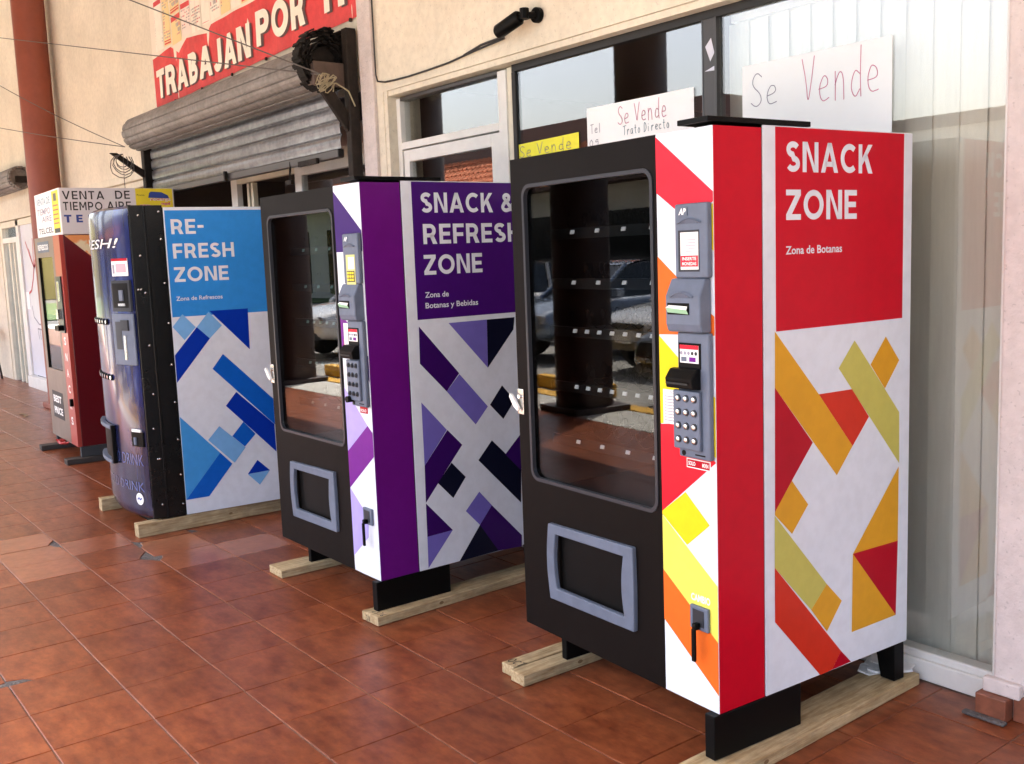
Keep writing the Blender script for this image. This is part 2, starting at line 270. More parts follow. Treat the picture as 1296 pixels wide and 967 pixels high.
# ---- block capitals built from bars and bent strokes
def _arc(cx, cy, rx, ry, a0, a1, n=14): return [(cx+rx*math.cos(R(a0+(a1-a0)*i/n)), cy+ry*math.sin(R(a0+(a1-a0)*i/n))) for i in range(n+1)]
def _rect(x0, x1, y0, y1): return ('p', [(x0,y0),(x1,y0),(x1,y1),(x0,y1)])
def block_glyph(ch, t):
    h = t/2; g = []; w = .7
    stem = lambda x=0: _rect(x, x+t, 0, 1)
    if ch == 'E': w = .64; g = [stem(), _rect(t,w,0,t*.95), _rect(t,w*.93,.5-t*.47,.5+t*.47), _rect(t,w,1-t*.95,1)]
    elif ch == 'F': w = .62; g = [stem(), _rect(t,w*.93,.46-t*.47,.46+t*.47), _rect(t,w,1-t*.95,1)]
    elif ch == 'H': w = .78; g = [stem(), stem(w-t), _rect(t,w-t,.5-t*.47,.5+t*.47)]
    elif ch == 'I': w = t; g = [stem()]
    elif ch == 'T': w = .70; g = [_rect(w/2-h,w/2+h,0,1-t*.95), _rect(0,w,1-t*.95,1)]
    elif ch == 'L': w = .60; g = [stem(), _rect(t,w,0,t*.95)]
    elif ch == '-': w = .38; g = [_rect(0,w,.40,.40+t*.95)]
    elif ch == 'N': w = .80; g = [stem(), stem(w-t), ('p',[(t,1),(t*.9,1-t*.3),(w-t,0),(w-t*.9,t*.3),(w-t,t*.9),(t,1)][:0] or [(t*.5,1),(t*1.25,1),(w-t*.5,0),(w-t*1.25,0)])]
    elif ch == 'M': w = .92; g = [stem(), stem(w-t), ('p',[(t*.4,1),(t*1.2,1),(w/2+h*.9,.28),(w/2-h*.9,.28)]), ('p',[(w-t*.4,1),(w-t*1.2,1),(w/2-h*.9,.28),(w/2+h*.9,.28)])]
    elif ch == 'A': w = .90; g = [('p',[(0,0),(t*1.08,0),(w/2+h*1.0,1),(w/2-h*1.0,1)]), ('p',[(w,0),(w-t*1.08,0),(w/2-h*1.0,1),(w/2+h*1.0,1)]), _rect(w*.24,w*.76,.20,.20+t*.85)]
    elif ch == 'V': w = .88; g = [('p',[(0,1),(t*1.08,1),(w/2+h*.95,0),(w/2-h*.95,0)]), ('p',[(w,1),(w-t*1.08,1),(w/2-h*.95,0),(w/2+h*.95,0)])]
    elif ch == 'Z': w = .70; g = [_rect(0,w,0,t*.95), _rect(0,w,1-t*.95,1), ('p',[(0,t*.9),(t*1.3,t*.9),(w,1-t*.9),(w-t*1.3,1-t*.9)])]
    elif ch == 'K': w = .78; g = [stem(), ('p',[(t,.28),(t,.28+t*1.25),(w-t*1.25,1),(w-.01,1)]), ('p',[(w*.40,.50),(w*.40+t*.75,.50+t*.9),(w,0),(w-t*1.25,0)])]
    elif ch == 'O': w = .98; g = [('s', _arc(w/2,.5,w/2-h,.5-h,0,360,36))]
    elif ch == 'C': w = .84; g = [('s', _arc(.48,.5,.48-h,.5-h,48,312,30))]
    elif ch == 'D': w = .82; g = [stem(), ('s', [(t*.9,1-h),(.36,1-h)]+_arc(.36,.5,w-.36-h,.5-h,90,-90,18)+[(.36,h),(t*.9,h)])]
    elif ch in 'PR':
        w = .72; r = .5-.36/2-.0; cy = .665; ry = 1-h-cy; g = [stem(), ('s', [(t*.9,1-h),(.38,1-h)]+_arc(.38,cy,w-.40-h,ry,90,-90,14)+[(.38,cy-ry),(t*.9,cy-ry)])]
        if ch == 'R': w = .76; g.append(('p',[(.34,cy-ry+.01),(.34+t*1.1,cy-ry+.03),(w,0),(w-t*1.22,0)]))
    elif ch == 'B': w = .74; g = [stem(), ('s', [(t*.9,1-h),(.38,1-h)]+_arc(.38,.755,w-.42-h,.245-h+.0,90,-90,12)+[(.38,.51+h*.0),(t*.9,.51)]), ('s', [(t*.9,.50),(.40,.50)]+_arc(.40,.25+h*.5,w-.40-h,.25-h*.5,90,-90,12)+[(.40,h),(t*.9,h)])]
    elif ch == 'J': w = .58; g = [('s', [(w-h,1),(w-h,.32)]+_arc(w/2,.32,w/2-h,.32-h,0,-165,14))]
    elif ch == 'S': w = .68; g = [('s', _arc(w/2,.735,w/2-h-.01,.265-h,28,180,12)+_arc(w/2,.735,w/2-h-.01,.265-h,180,262,6)[1:]+_arc(w/2,.27,w/2-h,.27-h,82,0,6)+_arc(w/2,.27,w/2-h,.27-h,0,-155,12)[1:])]
    elif ch == '&': w = .86; g = [('s', [(w-.03,.02),(.30,.62)]+_arc(.36,.785,.165,.215-h,200,-20,14)+[(.50,.66),(.20,.46)]+_arc(.32,.27,.32-h,.27-h,140,300,12)+[(.60,.16),(.76,.44)])]
    elif ch == ' ': w = .30
    return g, w
def _ribbon(pts, t):
    V2 = [Vector(p) for p in pts]; closed = (V2[0]-V2[-1]).length < 1e-5; L_, R_ = [], []; n = len(V2)
    for i, p in enumerate(V2):
        a = V2[i-1] if i else (V2[-2] if closed else None); c = V2[i+1] if i < n-1 else (V2[1] if closed else None)
        d1 = (p-a).normalized() if a is not None and (p-a).length > 1e-7 else None; d2 = (c-p).normalized() if c is not None and (c-p).length > 1e-7 else None
        d1 = d1 or d2; d2 = d2 or d1; nn = (Vector((-d1.y,d1.x))+Vector((-d2.y,d2.x))); nn = nn.normalized() if nn.length > 1e-4 else Vector((-d1.y,d1.x))
        k = min(1.6, 1/max(.3, nn.dot(Vector((-d1.y,d1.x))))); L_.append(p+nn*t/2*k); R_.append(p-nn*t/2*k)
    return [[L_[i], L_[i+1], R_[i+1], R_[i]] for i in range(n-1)]
def block_text(mb, body, u0, u1, z0, cap, off, mt, t=.20, plane='side', fn=None, gap=.13):
    x = 0; polys = []
    for ch in body:
        g, w = block_glyph(ch, t)
        for k, pts in g:
            for q in ([pts] if k == 'p' else _ribbon(pts, t*.98)): polys.append([(x+p[0], p[1]) for p in q])
        x += w + gap
    x -= gap; sx = (u1-u0)/x
    for q in polys:
        P3 = [(u0+a*sx, z0+b*cap) for a, b in q]
        mb.poly([fn(u, z) if fn else ((off, u, z) if plane == 'side' else (u, off, z)) for u, z in P3], mt)

# ---- handwriting: polylines in a unit cell (x right, y up)
HW = {
 'S': [[(.8,.85),(.5,1),(.2,.85),(.25,.6),(.7,.4),(.75,.15),(.4,0),(.1,.15)]], 'e': [[(.15,.28),(.7,.32),(.65,.52),(.35,.58),(.12,.3),(.3,.02),(.75,.08)]],
 'V': [[(.05,1),(.3,.5),(.42,0),(.6,.5),(.8,1)]], 'n': [[(.15,.6),(.18,0)],[(.17,.35),(.4,.6),(.62,.5),(.68,0)]], 'd': [[(.65,.45),(.35,.55),(.12,.25),(.35,0),(.65,.15)],[(.72,1),(.66,.4),(.72,0)]],
 'T': [[(.05,.95),(.8,1)],[(.42,.97),(.4,0)]], 'r': [[(.2,.55),(.2,0)],[(.2,.3),(.4,.55),(.65,.52)]], 'a': [[(.65,.5),(.3,.55),(.1,.25),(.3,0),(.6,.15),(.66,.5),(.7,0)]], 't': [[(.4,.9),(.38,.1),(.6,0)],[(.15,.6),(.65,.62)]],
 'o': [[(.4,.55),(.12,.35),(.25,.02),(.55,.02),(.68,.3),(.4,.55)]], 'D': [[(.2,0),(.2,1),(.6,.85),(.75,.45),(.55,.08),(.1,0)]], 'i': [[(.3,.5),(.32,0)],[(.3,.72),(.33,.75)]], 'c': [[(.65,.48),(.35,.55),(.12,.28),(.3,0),(.68,.08)]],
 'l': [[(.3,1),(.33,0)]], '0': [[(.4,.8),(.1,.5),(.2,.05),(.55,.02),(.7,.45),(.4,.8)]], '9': [[(.65,.7),(.35,.8),(.12,.55),(.35,.4),(.66,.65),(.6,0)]], '4': [[(.5,.8),(.1,.3),(.75,.32)],[(.55,.55),(.52,0)]], ' ': [],
 'O': [[(.4,1),(.05,.6),(.15,.05),(.55,.0),(.78,.5),(.4,1)]], 'C': [[(.75,.85),(.35,1),(.08,.5),(.3,0),(.75,.12)]], '.': [[(.3,.0),(.36,.04)]], '2': [[(.12,.75),(.4,.95),(.65,.7),(.15,.02),(.75,.02)]], 'G': [[(.75,.85),(.35,1),(.08,.5),(.3,0),(.72,.1),(.74,.45),(.45,.45)]], '6': [[(.65,.95),(.2,.55),(.2,.08),(.55,0),(.65,.35),(.22,.42)]], '3': [[(.15,.9),(.55,.95),(.4,.55),(.65,.3),(.5,0),(.12,.08)]], '7': [[(.1,.95),(.7,.95),(.35,0)]], '8': [[(.4,.5),(.15,.75),(.4,.98),(.6,.75),(.15,.25),(.4,0),(.65,.25),(.4,.5)]],
}
def handwrite(mb, s, u, z, w_, h_, th, mt, fn, seedv=0):
    rnd = random.Random(seedv)
    for ch in s:
        for st in HW.get(ch, []):
            pts = []
            for (a, b), (c, d) in zip(st, st[1:]):
                pts.append((a+rnd.uniform(-.03,.03), b+rnd.uniform(-.03,.03)))
            pts.append(st[-1])
            for _ in range(2): pts = [pts[0]]+[((a[0]*(3-2*j_)+b_[0]*(1+2*j_))/4, (a[1]*(3-2*j_)+b_[1]*(1+2*j_))/4) for a, b_ in zip(pts, pts[1:]) for j_ in (0,1)]+[pts[-1]]
            P2 = [Vector((u+p[0]*w_+rnd.uniform(-.004,.004)*w_, z+p[1]*h_+rnd.uniform(-.004,.004)*h_)) for p in pts]
            for a, b in zip(P2, P2[1:]):
                d = (b-a); 
                if d.length < 1e-6: continue
                nrm = Vector((-d.y, d.x)).normalized()*th/2; e = d.normalized()*th*.3
                mb.add([fn(*(a-e-nrm)), fn(*(b+e-nrm)), fn(*(b+e+nrm)), fn(*(a-e+nrm))], [(0,1,2,3)], mt)
        u += w_*(.95 if ch != ' ' else .6)

def rrect(x0, x1, z0, z1, r, k=6):
    out = []
    for cx, cz, a0 in ((x1-r,z1-r,0),(x0+r,z1-r,90),(x0+r,z0+r,180),(x1-r,z0+r,270)):
        for i in range(k+1):
            a = R(a0+90*i/k); out.append((cx+r*math.cos(a), cz+r*math.sin(a)))
    return out
def rect_match(x0, x1, z0, z1, inner_args, k=6):
    ix0, ix1, iz0, iz1, r = inner_args; out = []
    for cx, cz, a0, X, Z in ((ix1-r,iz1-r,0,x1,z1),(ix0+r,iz1-r,90,x0,z1),(ix0+r,iz0+r,180,x0,z0),(ix1-r,iz0+r,270,x1,z0)):
        for i in range(k+1):
            a = R(a0+90*i/k); c, s_ = math.cos(a), math.sin(a)
            # straight ends meet the outline squarely, the middle goes to the corner
            if i == 0: p = (X, cz) if abs(c) > .5 else (cx, Z)
            elif i == k: p = (cx, Z) if abs(s_) > .5 else (X, cz)
            else:
                t = i/k
                A = (X, cz) if a0 in (0,180) else (cx, Z); B = (cx, Z) if a0 in (0,180) else (X, cz)
                p = (A[0]+(X-A[0])*t*2, A[1]+(Z-A[1])*t*2) if t <= .5 else (X+(B[0]-X)*(t-.5)*2, Z+(B[1]-Z)*(t-.5)*2)
            out.append(p)
    return out
RED_SIDE = [
    ('amber', [(0.243, 1.287), (0.439, 1.08), (0.602, 0.897), (0.525, 0.814), (0.242, 1.121)]),
    ('crimson', [(0.242, 1.121), (0.411, 0.934), (0.315, 0.83), (0.24, 0.746)]),
    ('vermilion', [(0.439, 1.08), (0.598, 1.079), (0.683, 0.981), (0.602, 0.897)]),
    ('olive', [(0.609, 1.232), (0.841, 0.977), (0.844, 0.805), (0.532, 1.151)]),
    ('amber', [(0.766, 1.232), (0.838, 1.149), (0.764, 1.063), (0.689, 1.148)]),
    ('amber', [(0.315, 0.83), (0.389, 0.744), (0.315, 0.665), (0.239, 0.737), (0.239, 0.746)]),
    ('olive', [(0.238, 0.735), (0.477, 0.472), (0.403, 0.404), (0.237, 0.575)]),
    ('amber', [(0.477, 0.472), (0.551, 0.4), (0.478, 0.316), (0.403, 0.404)]),
    ('vermilion', [(0.237, 0.575), (0.548, 0.233), (0.504, 0.182), (0.446, 0.18), (0.237, 0.405)]),
    ('crimson', [(0.548, 0.233), (0.598, 0.184), (0.504, 0.182)]),
    ('amber', [(0.841, 0.795), (0.84, 0.542), (0.605, 0.543)]),
    ('crimson', [(0.84, 0.542), (0.833, 0.286), (0.605, 0.544)]),
    ('amber', [(0.605, 0.544), (0.833, 0.286), (0.601, 0.283)]),
]
RED_FRONT = [
    ('pink_red', [(-0.225, 1.861), (-0.001, 1.69), (-0.002, 1.663), (-0.03, 1.651), (-0.153, 1.651), (-0.226, 1.7)]),
    ('orange', [(-0.228, 1.517), (-0.102, 1.422), (-0.105, 1.291), (-0.23, 1.287)]),
    ('yellow', [(-0.039, 1.637), (-0.002, 1.658), (-0.002, 1.528), (-0.04, 1.555)]),
    ('orange', [(-0.044, 1.372), (-0.005, 1.346), (-0.004, 1.293), (-0.045, 1.291)]),
    ('yellow', [(-0.228, 1.284), (-0.133, 1.211), (-0.137, 1.032), (-0.234, 1.019)]),
    ('yellow', [(-0.048, 1.147), (-0.007, 1.117), (-0.008, 0.944), (-0.051, 0.98)]),
    ('pink_red2', [(-0.234, 1.017), (-0.071, 1.037), (-0.073, 0.977), (-0.008, 0.931), (-0.231, 0.749)]),
    ('yellow', [(-0.126, 0.825), (-0.029, 0.743), (-0.123, 0.665), (-0.231, 0.739), (-0.231, 0.749)]),
    ('lime', [(-0.231, 0.737), (-0.01, 0.568), (-0.008, 0.398), (-0.232, 0.566)]),
    ('orange', [(-0.232, 0.566), (-0.008, 0.398), (-0.007, 0.237), (-0.234, 0.408)]),
]
PUR_SIDE = [
    ('violet', [(0.253, 1.258), (0.452, 1.035), (0.381, 0.961), (0.249, 1.097)]),
    ('lavender', [(0.453, 1.031), (0.602, 0.867), (0.53, 0.793), (0.381, 0.961)]),
    ('lavender', [(0.407, 1.262), (0.616, 1.263), (0.611, 1.044)]),
    ('ink', [(0.616, 1.263), (0.774, 1.263), (0.765, 1.207), (0.611, 1.044)]),
    ('ink', [(0.687, 0.955), (0.757, 0.878), (0.687, 0.798), (0.614, 0.873)]),
    ('lavender', [(0.246, 0.928), (0.372, 0.79), (0.247, 0.647)]),
    ('violet', [(0.375, 0.789), (0.451, 0.711), (0.389, 0.643), (0.244, 0.481), (0.247, 0.647)]),
    ('ink', [(0.389, 0.639), (0.462, 0.562), (0.39, 0.477), (0.312, 0.559)]),
    ('violet', [(0.244, 0.479), (0.379, 0.332), (0.243, 0.328)]),
    ('lavender', [(0.243, 0.328), (0.379, 0.332), (0.241, 0.185)]),
    ('ink', [(0.616, 0.708), (0.78, 0.548), (0.772, 0.386), (0.536, 0.627)]),
    ('violet', [(0.787, 0.717), (0.69, 0.631), (0.779, 0.541)]),
    ('lavender', [(0.533, 0.481), (0.601, 0.405), (0.529, 0.326), (0.454, 0.405)]),
    ('violet', [(0.601, 0.405), (0.769, 0.229), (0.767, 0.175), (0.629, 0.183), (0.529, 0.326)]),
    ('ink', [(0.529, 0.326), (0.629, 0.183), (0.407, 0.18)]),
]
PUR_FRONT = [
    ('indigo', [(-0.205, 1.845), (0.008, 1.672), (0.003, 1.587), (-0.211, 1.588)]),
    ('plum', [(-0.213, 1.321), (-0.156, 1.285), (-0.12, 1.278), (-0.137, 1.131), (-0.217, 1.168)]),
    ('lavender2', [(-0.221, 1.003), (-0.04, 0.853), (-0.219, 0.72)]),
    ('plum', [(-0.04, 0.853), (0.0, 0.826), (-0.005, 0.724), (-0.224, 0.555), (-0.219, 0.72)]),
    ('lavender2', [(-0.224, 0.555), (-0.076, 0.448), (-0.086, 0.357), (-0.233, 0.246)]),
    ('indigo', [(-0.025, 1.151), (0.002, 1.153), (-0.008, 1.043), (-0.025, 1.066)]),
]
BLU_SIDE = [
    ('sky_blue', [(0.069, 1.267), (0.141, 1.186), (0.071, 1.115), (0.002, 1.196)]),
    ('sky_blue', [(0.221, 1.271), (0.295, 1.186), (0.218, 1.114), (0.146, 1.186)]),
    ('royal', [(0.227, 1.276), (0.458, 1.277), (0.453, 1.03)]),
    ('royal', [(0.146, 1.186), (0.218, 1.114), (-0.004, 0.87), (0.003, 1.031)]),
    ('azure', [(0.288, 1.016), (0.578, 0.715), (0.578, 0.555), (0.22, 0.933)]),
    ('royal', [(0.351, 0.781), (0.574, 0.558), (0.576, 0.384), (0.283, 0.704)]),
    ('azure', [(0.382, 0.595), (0.452, 0.512), (0.381, 0.443), (0.308, 0.516)]),
    ('sky_blue', [(0.234, 0.587), (0.385, 0.438), (0.311, 0.353), (0.162, 0.512)]),
    ('mid_blue', [(0.006, 0.67), (0.228, 0.426), (0.002, 0.173)]),
    ('azure', [(0.228, 0.426), (0.296, 0.349), (0.143, 0.173), (0.002, 0.173)]),
    ('royal', [(0.452, 0.35), (0.526, 0.275), (0.386, 0.271)]),
    ('sky_blue', [(0.526, 0.275), (0.457, 0.194), (0.386, 0.271)]),
]
BANNER_RED = [(-7.06, 2.906), (-3.523, 2.965), (-3.488, 3.105), (-4.887, 3.35), (-5.75, 3.356), (-5.84, 3.309), (-6.254, 3.349), (-6.452, 3.269), (-6.639, 3.35), (-6.957, 3.325)]
# ------------------------------------------------------------------ floor
TX, TY, TOX, TOY, TA = .33, .327, -1.1863, -.5096, 0.0
floor = MB().box(-30, 16, -3.9, 1.12, -.15, -.004, M['grout']).build('floor'); tag(floor, 'terracotta tiled walkway floor in front of the shops', kind='structure')
def tile_mb(poly, mt):
    n = len(poly); g = .0025; cx = sum(p[0] for p in poly)/n; cy = sum(p[1] for p in poly)/n
    lo = [(p[0], p[1], -.008) for p in poly]; e = .0018
    mi_ = [(p[0], p[1], -.0015) for p in poly]; hi = [(p[0]+(e if p[0] < cx else -e), p[1]+(e if p[1] < cy else -e), 0) for p in poly]
    fs = [[2*n+i for i in range(n)]]
    for i in range(n):
        j = (i+1)%n; fs += [(i,j,n+j,n+i), (n+i,n+j,2*n+j,2*n+i)]
    return MB().add(lo+mi_+hi, fs, mt)
g = .0028
gx = .0014
SQ = [(gx,g),(TX-gx,g),(TX-gx,TY-g),(gx,TY-g)]
rnd = random.Random(3)
cuts = {   # tile index -> outline with a broken corner
 (-8,-1): [(g,g),(TX-g,g),(TX-g,TY-.075),(TX-.06,TY-.05),(TX-.13,TY-g),(g,TY-g)],
 (-7,-1): [(g,g),(TX-g,g),(TX-g,TY-g),(.10,TY-g),(.05,TY-.035),(g,TY-.07)],
 (-7,0): [(.09,g),(TX-g,g),(TX-g,TY-g),(g,TY-g),(g,.04),(.05,.03)],
 (-8,0): [(g,.03),(.06,.025),(.10,g),(TX-g,g),(TX-g,TY-g),(g,TY-g)],
 (-9,0): [(g,g),(TX-.07,g),(TX-.03,.03),(TX-g,.07),(TX-g,TY-g),(g,TY-g)],
 (-9,1): [(g,g),(TX-.10,g),(TX-.06,.03),(TX-g,.05),(TX-g,TY-g),(g,TY-g)],
 (-9,-2): [(g,g),(TX-g,g),(TX-g,TY-g),(.08,TY-g),(.05,TY-.03),(g,TY-.04)],
 (-10,-2): [(g,g),(TX-g,g),(TX-g,TY-.05),(TX-.05,TY-.03),(TX-.10,TY-g),(g,TY-g)],
 (-4,-4): [(g,g),(TX-g,g),(TX-g,TY-.10),(TX-.035,TY-.05),(TX-.05,TY-g),(g,TY-g)],
 (-4,-3): [(g,g),(TX-.06,g),(TX-.04,.06),(TX-g,.09),(TX-g,TY-g),(g,TY-g)],
}
cx_, cy_ = 1.8764, -2.1584
cells = []
for i in range(-60, 15):
    for j in range(-10, 5):
        x = TOX+i*TX; y = TOY+j*TY
        if x+TX < -22 or x > 3.2 or y > .98: continue
        ang = math.atan2(-(x+TX/2-cx_), (y+TY/2-cy_)); d = math.hypot(x-cx_, y-cy_)
        vis = R(22) < ang < R(84) and d > 1.4
        cells.append((0 if vis else 1, d, i, j, x, y))
cells.sort(); nparts = 0; rest = MB()
light = {(-9,-2),(-9,-1),(-8,-2),(-10,-2),(-7,1),(-8,0),(-7,0)}
base_me = {}
for key, mt in (('n', M['tile']), ('l', M['tile_light'])):
    base_me[key] = tile_mb(SQ, mt)
protos = {}
for vis, d, i, j, x, y in cells:
    y1c = min(TY-g, 1.0-y)
    if (vis == 0 and nparts < 296):
        key = 'l' if (i,j) in light else 'n'
        tz = rnd.uniform(-.0008, .0003)
        if (i,j) in cuts or y1c < TY-g:
            pl = cuts.get((i,j), [(g,g),(TX-g,g),(TX-g,y1c),(g,y1c)])
            o = tile_mb(pl, M['tile_light'] if key == 'l' else M['tile']).build('tile', floor)
        elif key in protos: o = protos[key].copy(); C.objects.link(o)
        else: o = base_me[key].build('tile', floor); protos[key] = o
        o.location = (x, y, tz); o.rotation_euler = (rnd.uniform(-.0022,.0022), rnd.uniform(-.0022,.0022), 0); nparts += 1
    else:
        q = tile_mb([(g,g),(TX-g,g),(TX-g,y1c),(g,y1c)], M['tile'])
        rest.add([(a+x, b+y, c) for a, b, c in q.v], q.f, M['tile'])
tag(rest.build('tile', floor), kind='stuff')
mb = MB()
for (i, j) in ((-7,0),(-8,1),(-9,-1),(-3,-3),(-8,0)):
    x, y = TOX+i*TX, TOY+j*TY
    mb.add([(x+.14*math.cos(a)*rnd.uniform(.8,1.1), y+.11*math.sin(a)*rnd.uniform(.8,1.1), -.0038) for a in [R(30*k) for k in range(12)]], [list(range(12))], M['mortar'])
mb.build('mortar_patch', floor)
ed = MB().box(-30, 16, -3.89, -3.3, -.0035, .004, M['concrete']).build('bounce_strip'); tag(ed, 'added pale concrete strip along the open side of the walkway, bouncing light onto the machine fronts', kind='structure')  # unseen strip, added to bounce neutral light onto the machine fronts
# sparse debris
lf = MB()
for k in range(7):
    a = k/6; lf.add([(-10.15+a*.28, .19+.02*math.sin(a*3), .004+.01*math.sin(a*3.1)), (-10.15+a*.28+.04, .19+.02*math.sin(a*3), .004+.01*math.sin(a*3.1+.4)), (-10.15+a*.28+.04, .235+.02*math.sin(a*3), .012), (-10.15+a*.28, .235+.02*math.sin(a*3), .010)], [(0,1,2,3)], M['leaf'])
tag(lf.build('dry_leaf'), 'curled dry leaf lying alone on the far walkway tiles', 'leaf')

# ------------------------------------------------------------------ shop facade
b = thing('shop_facade', 'cream plastered shop wall with glass windows and doors behind the vending machines', 'building', (0,.95,0))
wl = MB(); W_ = M['wall']
Y0, Y1 = 0.0, .25
for x0, x1, z0, z1 in ((-3.30,.33,2.50,6),(-3.37,-3.30,0,6),(-7.25,-3.52,2.62,6),(-11.0,-7.25,2.36,6),(-11.9,-11.0,0,6),(-16,-11.9,2.26,6),(-24,-16,0,6)):
    wl.box(x0, x1, Y0, Y1, z0, z1, W_)
wl.build('wall', b)
MB().box(.33, 9, -.001, .25, 0, 6, M['pinkwall']).build('wall', b, .01)
MB().box(-3.52, -3.371, -.022, .25, 0, 6, M['pinkwall']).build('pilaster', b, .006)
MB().box(-3.30, -3.262, .004, .12, 0, 2.5, M['wall']).box(-3.262, .33, .012, .12, 2.47, 2.499, M['wall']).build('reveal', b)
sk = MB().box(.30, .40, -.055, -.002, 0, .075, M['skirt']).build('skirting_tile', b, .004)
for x in (.405, .738, 1.07, 1.40): MB().box(x, x+.327, -.016, -.003, 0, .085, M['skirt']).build('skirting_tile', b, .003)
MB().box(.27, .41, -.085, -.056, 0, .012, M['mortar']).box(.31, .43, -.03, -.0005, .076, .125, M['pinkwall']).build('mortar_patch', b, .008)
# big window: pane - dark mullion - pane, white sill
yw = .08
win = MB().box(-2.175, .325, yw-.012, yw+.03, 2.435, 2.47, M['gasket']).box(-2.178, -2.150, yw-.012, yw+.03, .1, 2.434, M['gasket']).box(.302,.33,yw-.03,yw+.05,.1,2.434,M['whiteframe']).build('window_frame', b, .002)
MB().box(-.935, -.929, yw-.014, yw+.035, .1, 2.436, M['plate']).box(-.9285, -.866, yw-.012, yw+.035, .1, 2.436, M['darkframe']).box(-.865, -.853, yw-.02, yw+.035, .1, 2.436, M['darkframe']).build('mullion', win, .002)
MB().box(-2.149, -.936, yw, yw+.006, .1, 2.434, M['glass']).build('pane', win)
MB().box(-.852, .301, yw, yw+.006, .1, 2.434, M['glass']).build('pane', win)
MB().box(-2.18, .33, .075, .14, 0.001, .098, M['whiteframe']).box(-2.18, .33, .055, .0745, .001, .075, M['whiteframe']).build('window_sill', win, .006)
tp = MB()
tp.poly([(-.915, yw-.0135, 2.33), (-.885, yw-.0135, 2.36), (-.868, yw-.0135, 2.30), (-.89, yw-.0135, 2.27)], M['frost']).poly([(-.92, yw-.0137, 2.235), (-.868, yw-.0137, 2.25), (-.868, yw-.0137, 2.232)], M['frost'])
tp.build('tape_scrap', win)
# door with transom
dr = MB().box(-3.262, -3.222, yw-.02, yw+.05, 0, 2.455, M['whiteframe']).box(-2.285, -2.215, yw-.02, yw+.05, 0, 2.455, M['whiteframe']).box(-3.222, -2.285, yw-.02, yw+.05, 2.165, 2.205, M['whiteframe']).box(-3.222,-2.285,yw-.018,yw+.05,2.44,2.462,M['darkframe']).build('door_frame', b, .003)
MB().box(-2.2145, -2.179, yw-.012, yw+.04, 0, 2.462, M['creamframe']).build('post', b, .003)
MB().box(-3.218, -2.289, yw+.01, yw+.016, 2.206, 2.44, M['glass']).build('pane', dr)
lf_ = MB().box(-3.215, -3.160, yw-.012, yw+.035, .02, 2.158, M['whiteframe']).box(-2.365, -2.292, yw-.012, yw+.035, .02, 2.158, M['whiteframe']).box(-3.160, -2.365, yw-.012, yw+.035, 2.092, 2.158, M['whiteframe']).box(-3.160, -2.365, yw-.012, yw+.035, .02, .2, M['whiteframe']).build('door', b, .003)
MB().box(-3.16, -2.366, yw+.008, yw+.014, .2, 2.092, M['glass']).build('pane', lf_)
# rooms behind the glass
rm = MB()
rm.box(-3.6, .9, 4.2, 4.3, -.02, 2.7, M['room']).box(-3.6,.9,.14,4.2,2.58,2.7,M['room']).box(-3.6,.9,.26,4.2,-.1,-.01,M['roomfloor']).box(-3.61,-3.55,.26,4.2,0,2.6,M['room']).box(.9,.95,.14,4.2,0,2.6,M['room'])
rm.build('shop_interior', b)
rm = MB(); rm.box(-11.0,-3.62,3.0,3.1,0,2.7,M['room']).box(-11.1,-11.0,.25,3.1,0,2.7,M['room']).box(-11,-3.62,.3,3.0,2.63,2.7,M['room']).box(-11,-3.62,.3,3,-.1,-.01,M['roomfloor']).box(-3.70,-3.62,.26,3,0,2.6,M['room']).build('shop_interior', b)
# curtain and a pale partition inside
cu = MB(); n = 26
pts = [(-1.5+.6*k/n, 1.9+.05*math.sin(k*1.3)) for k in range(n+1)]
for (xa, ya), (xb, yb) in zip(pts, pts[1:]): cu.poly([(xa,ya,.0),(xb,yb,.0),(xb,yb,2.5),(xa,ya,2.5)], M['curtain'])
cu.build('curtain', b, smooth=True)
# vertical blinds behind the right pane
bl = thing('vertical_blind', 'closed pale vertical blind hanging behind the window at the far right of the photo', 'blind', (0, 1.13, 0))
MB().box(-.86, .34, -.02, .02, 2.42, 2.46, M['whiteframe']).build('head_rail', bl)
s0 = None
for k in range(13):
    x = -.84 + k*.097
    if s0 is None:
        q = MB(); m_ = 6
        P_ = [(-.053+.106*i/m_, .004*math.cos((i/m_-.5)*math.pi)) for i in range(m_+1)]
        for (xa,ya),(xb,yb) in zip(P_, P_[1:]): q.add([(xa,ya,.06),(xb,yb,.06),(xb,yb,2.42),(xa,ya,2.42),(xa,ya+.002,.06),(xb,yb+.002,.06),(xb,yb+.002,2.42),(xa,ya+.002,2.42)], [(0,1,2,3),(5,4,7,6)], M['blind'])
        s0 = q.build('slat', bl, smooth=True); o = s0
    else: o = inst(s0, bl)
    o.location = (x, rnd.uniform(-.004,.004), 0); o.rotation_euler.z = R(-7+rnd.uniform(-2,2))
# shopfront below the roller shutter (set back)
sf = thing('shopfront', 'white framed glass shopfront under the half open roller shutter', 'shopfront', (0,1.2,0))
ff = MB()
ff.box(-6.22,-6.10,0,.05,0,2.30,M['whiteframe']).box(-5.03,-4.92,0,.05,0,2.30,M['whiteframe']).box(-7.24,-3.6,.001,.049,2.301,2.44,M['whiteframe']).box(-5.02,-3.6,.002,.048,2.165,2.30,M['whiteframe']).box(-3.72,-3.6,.001,.05,0,2.16,M['whiteframe']).box(-6.099,-5.031,.001,.05,2.19,2.25,M['creamframe'])
fo = ff.build('frame', sf, .003)
MB().box(-5.90,-5.86,.0,.04,0,2.18,M['creamframe']).box(-5.82,-5.78,.0,.04,0,2.18,M['creamframe']).build('door_frame', sf, .003)
MB().box(-4.919,-3.73,.02,.026,.1,2.16,M['glass']).build('pane', sf)
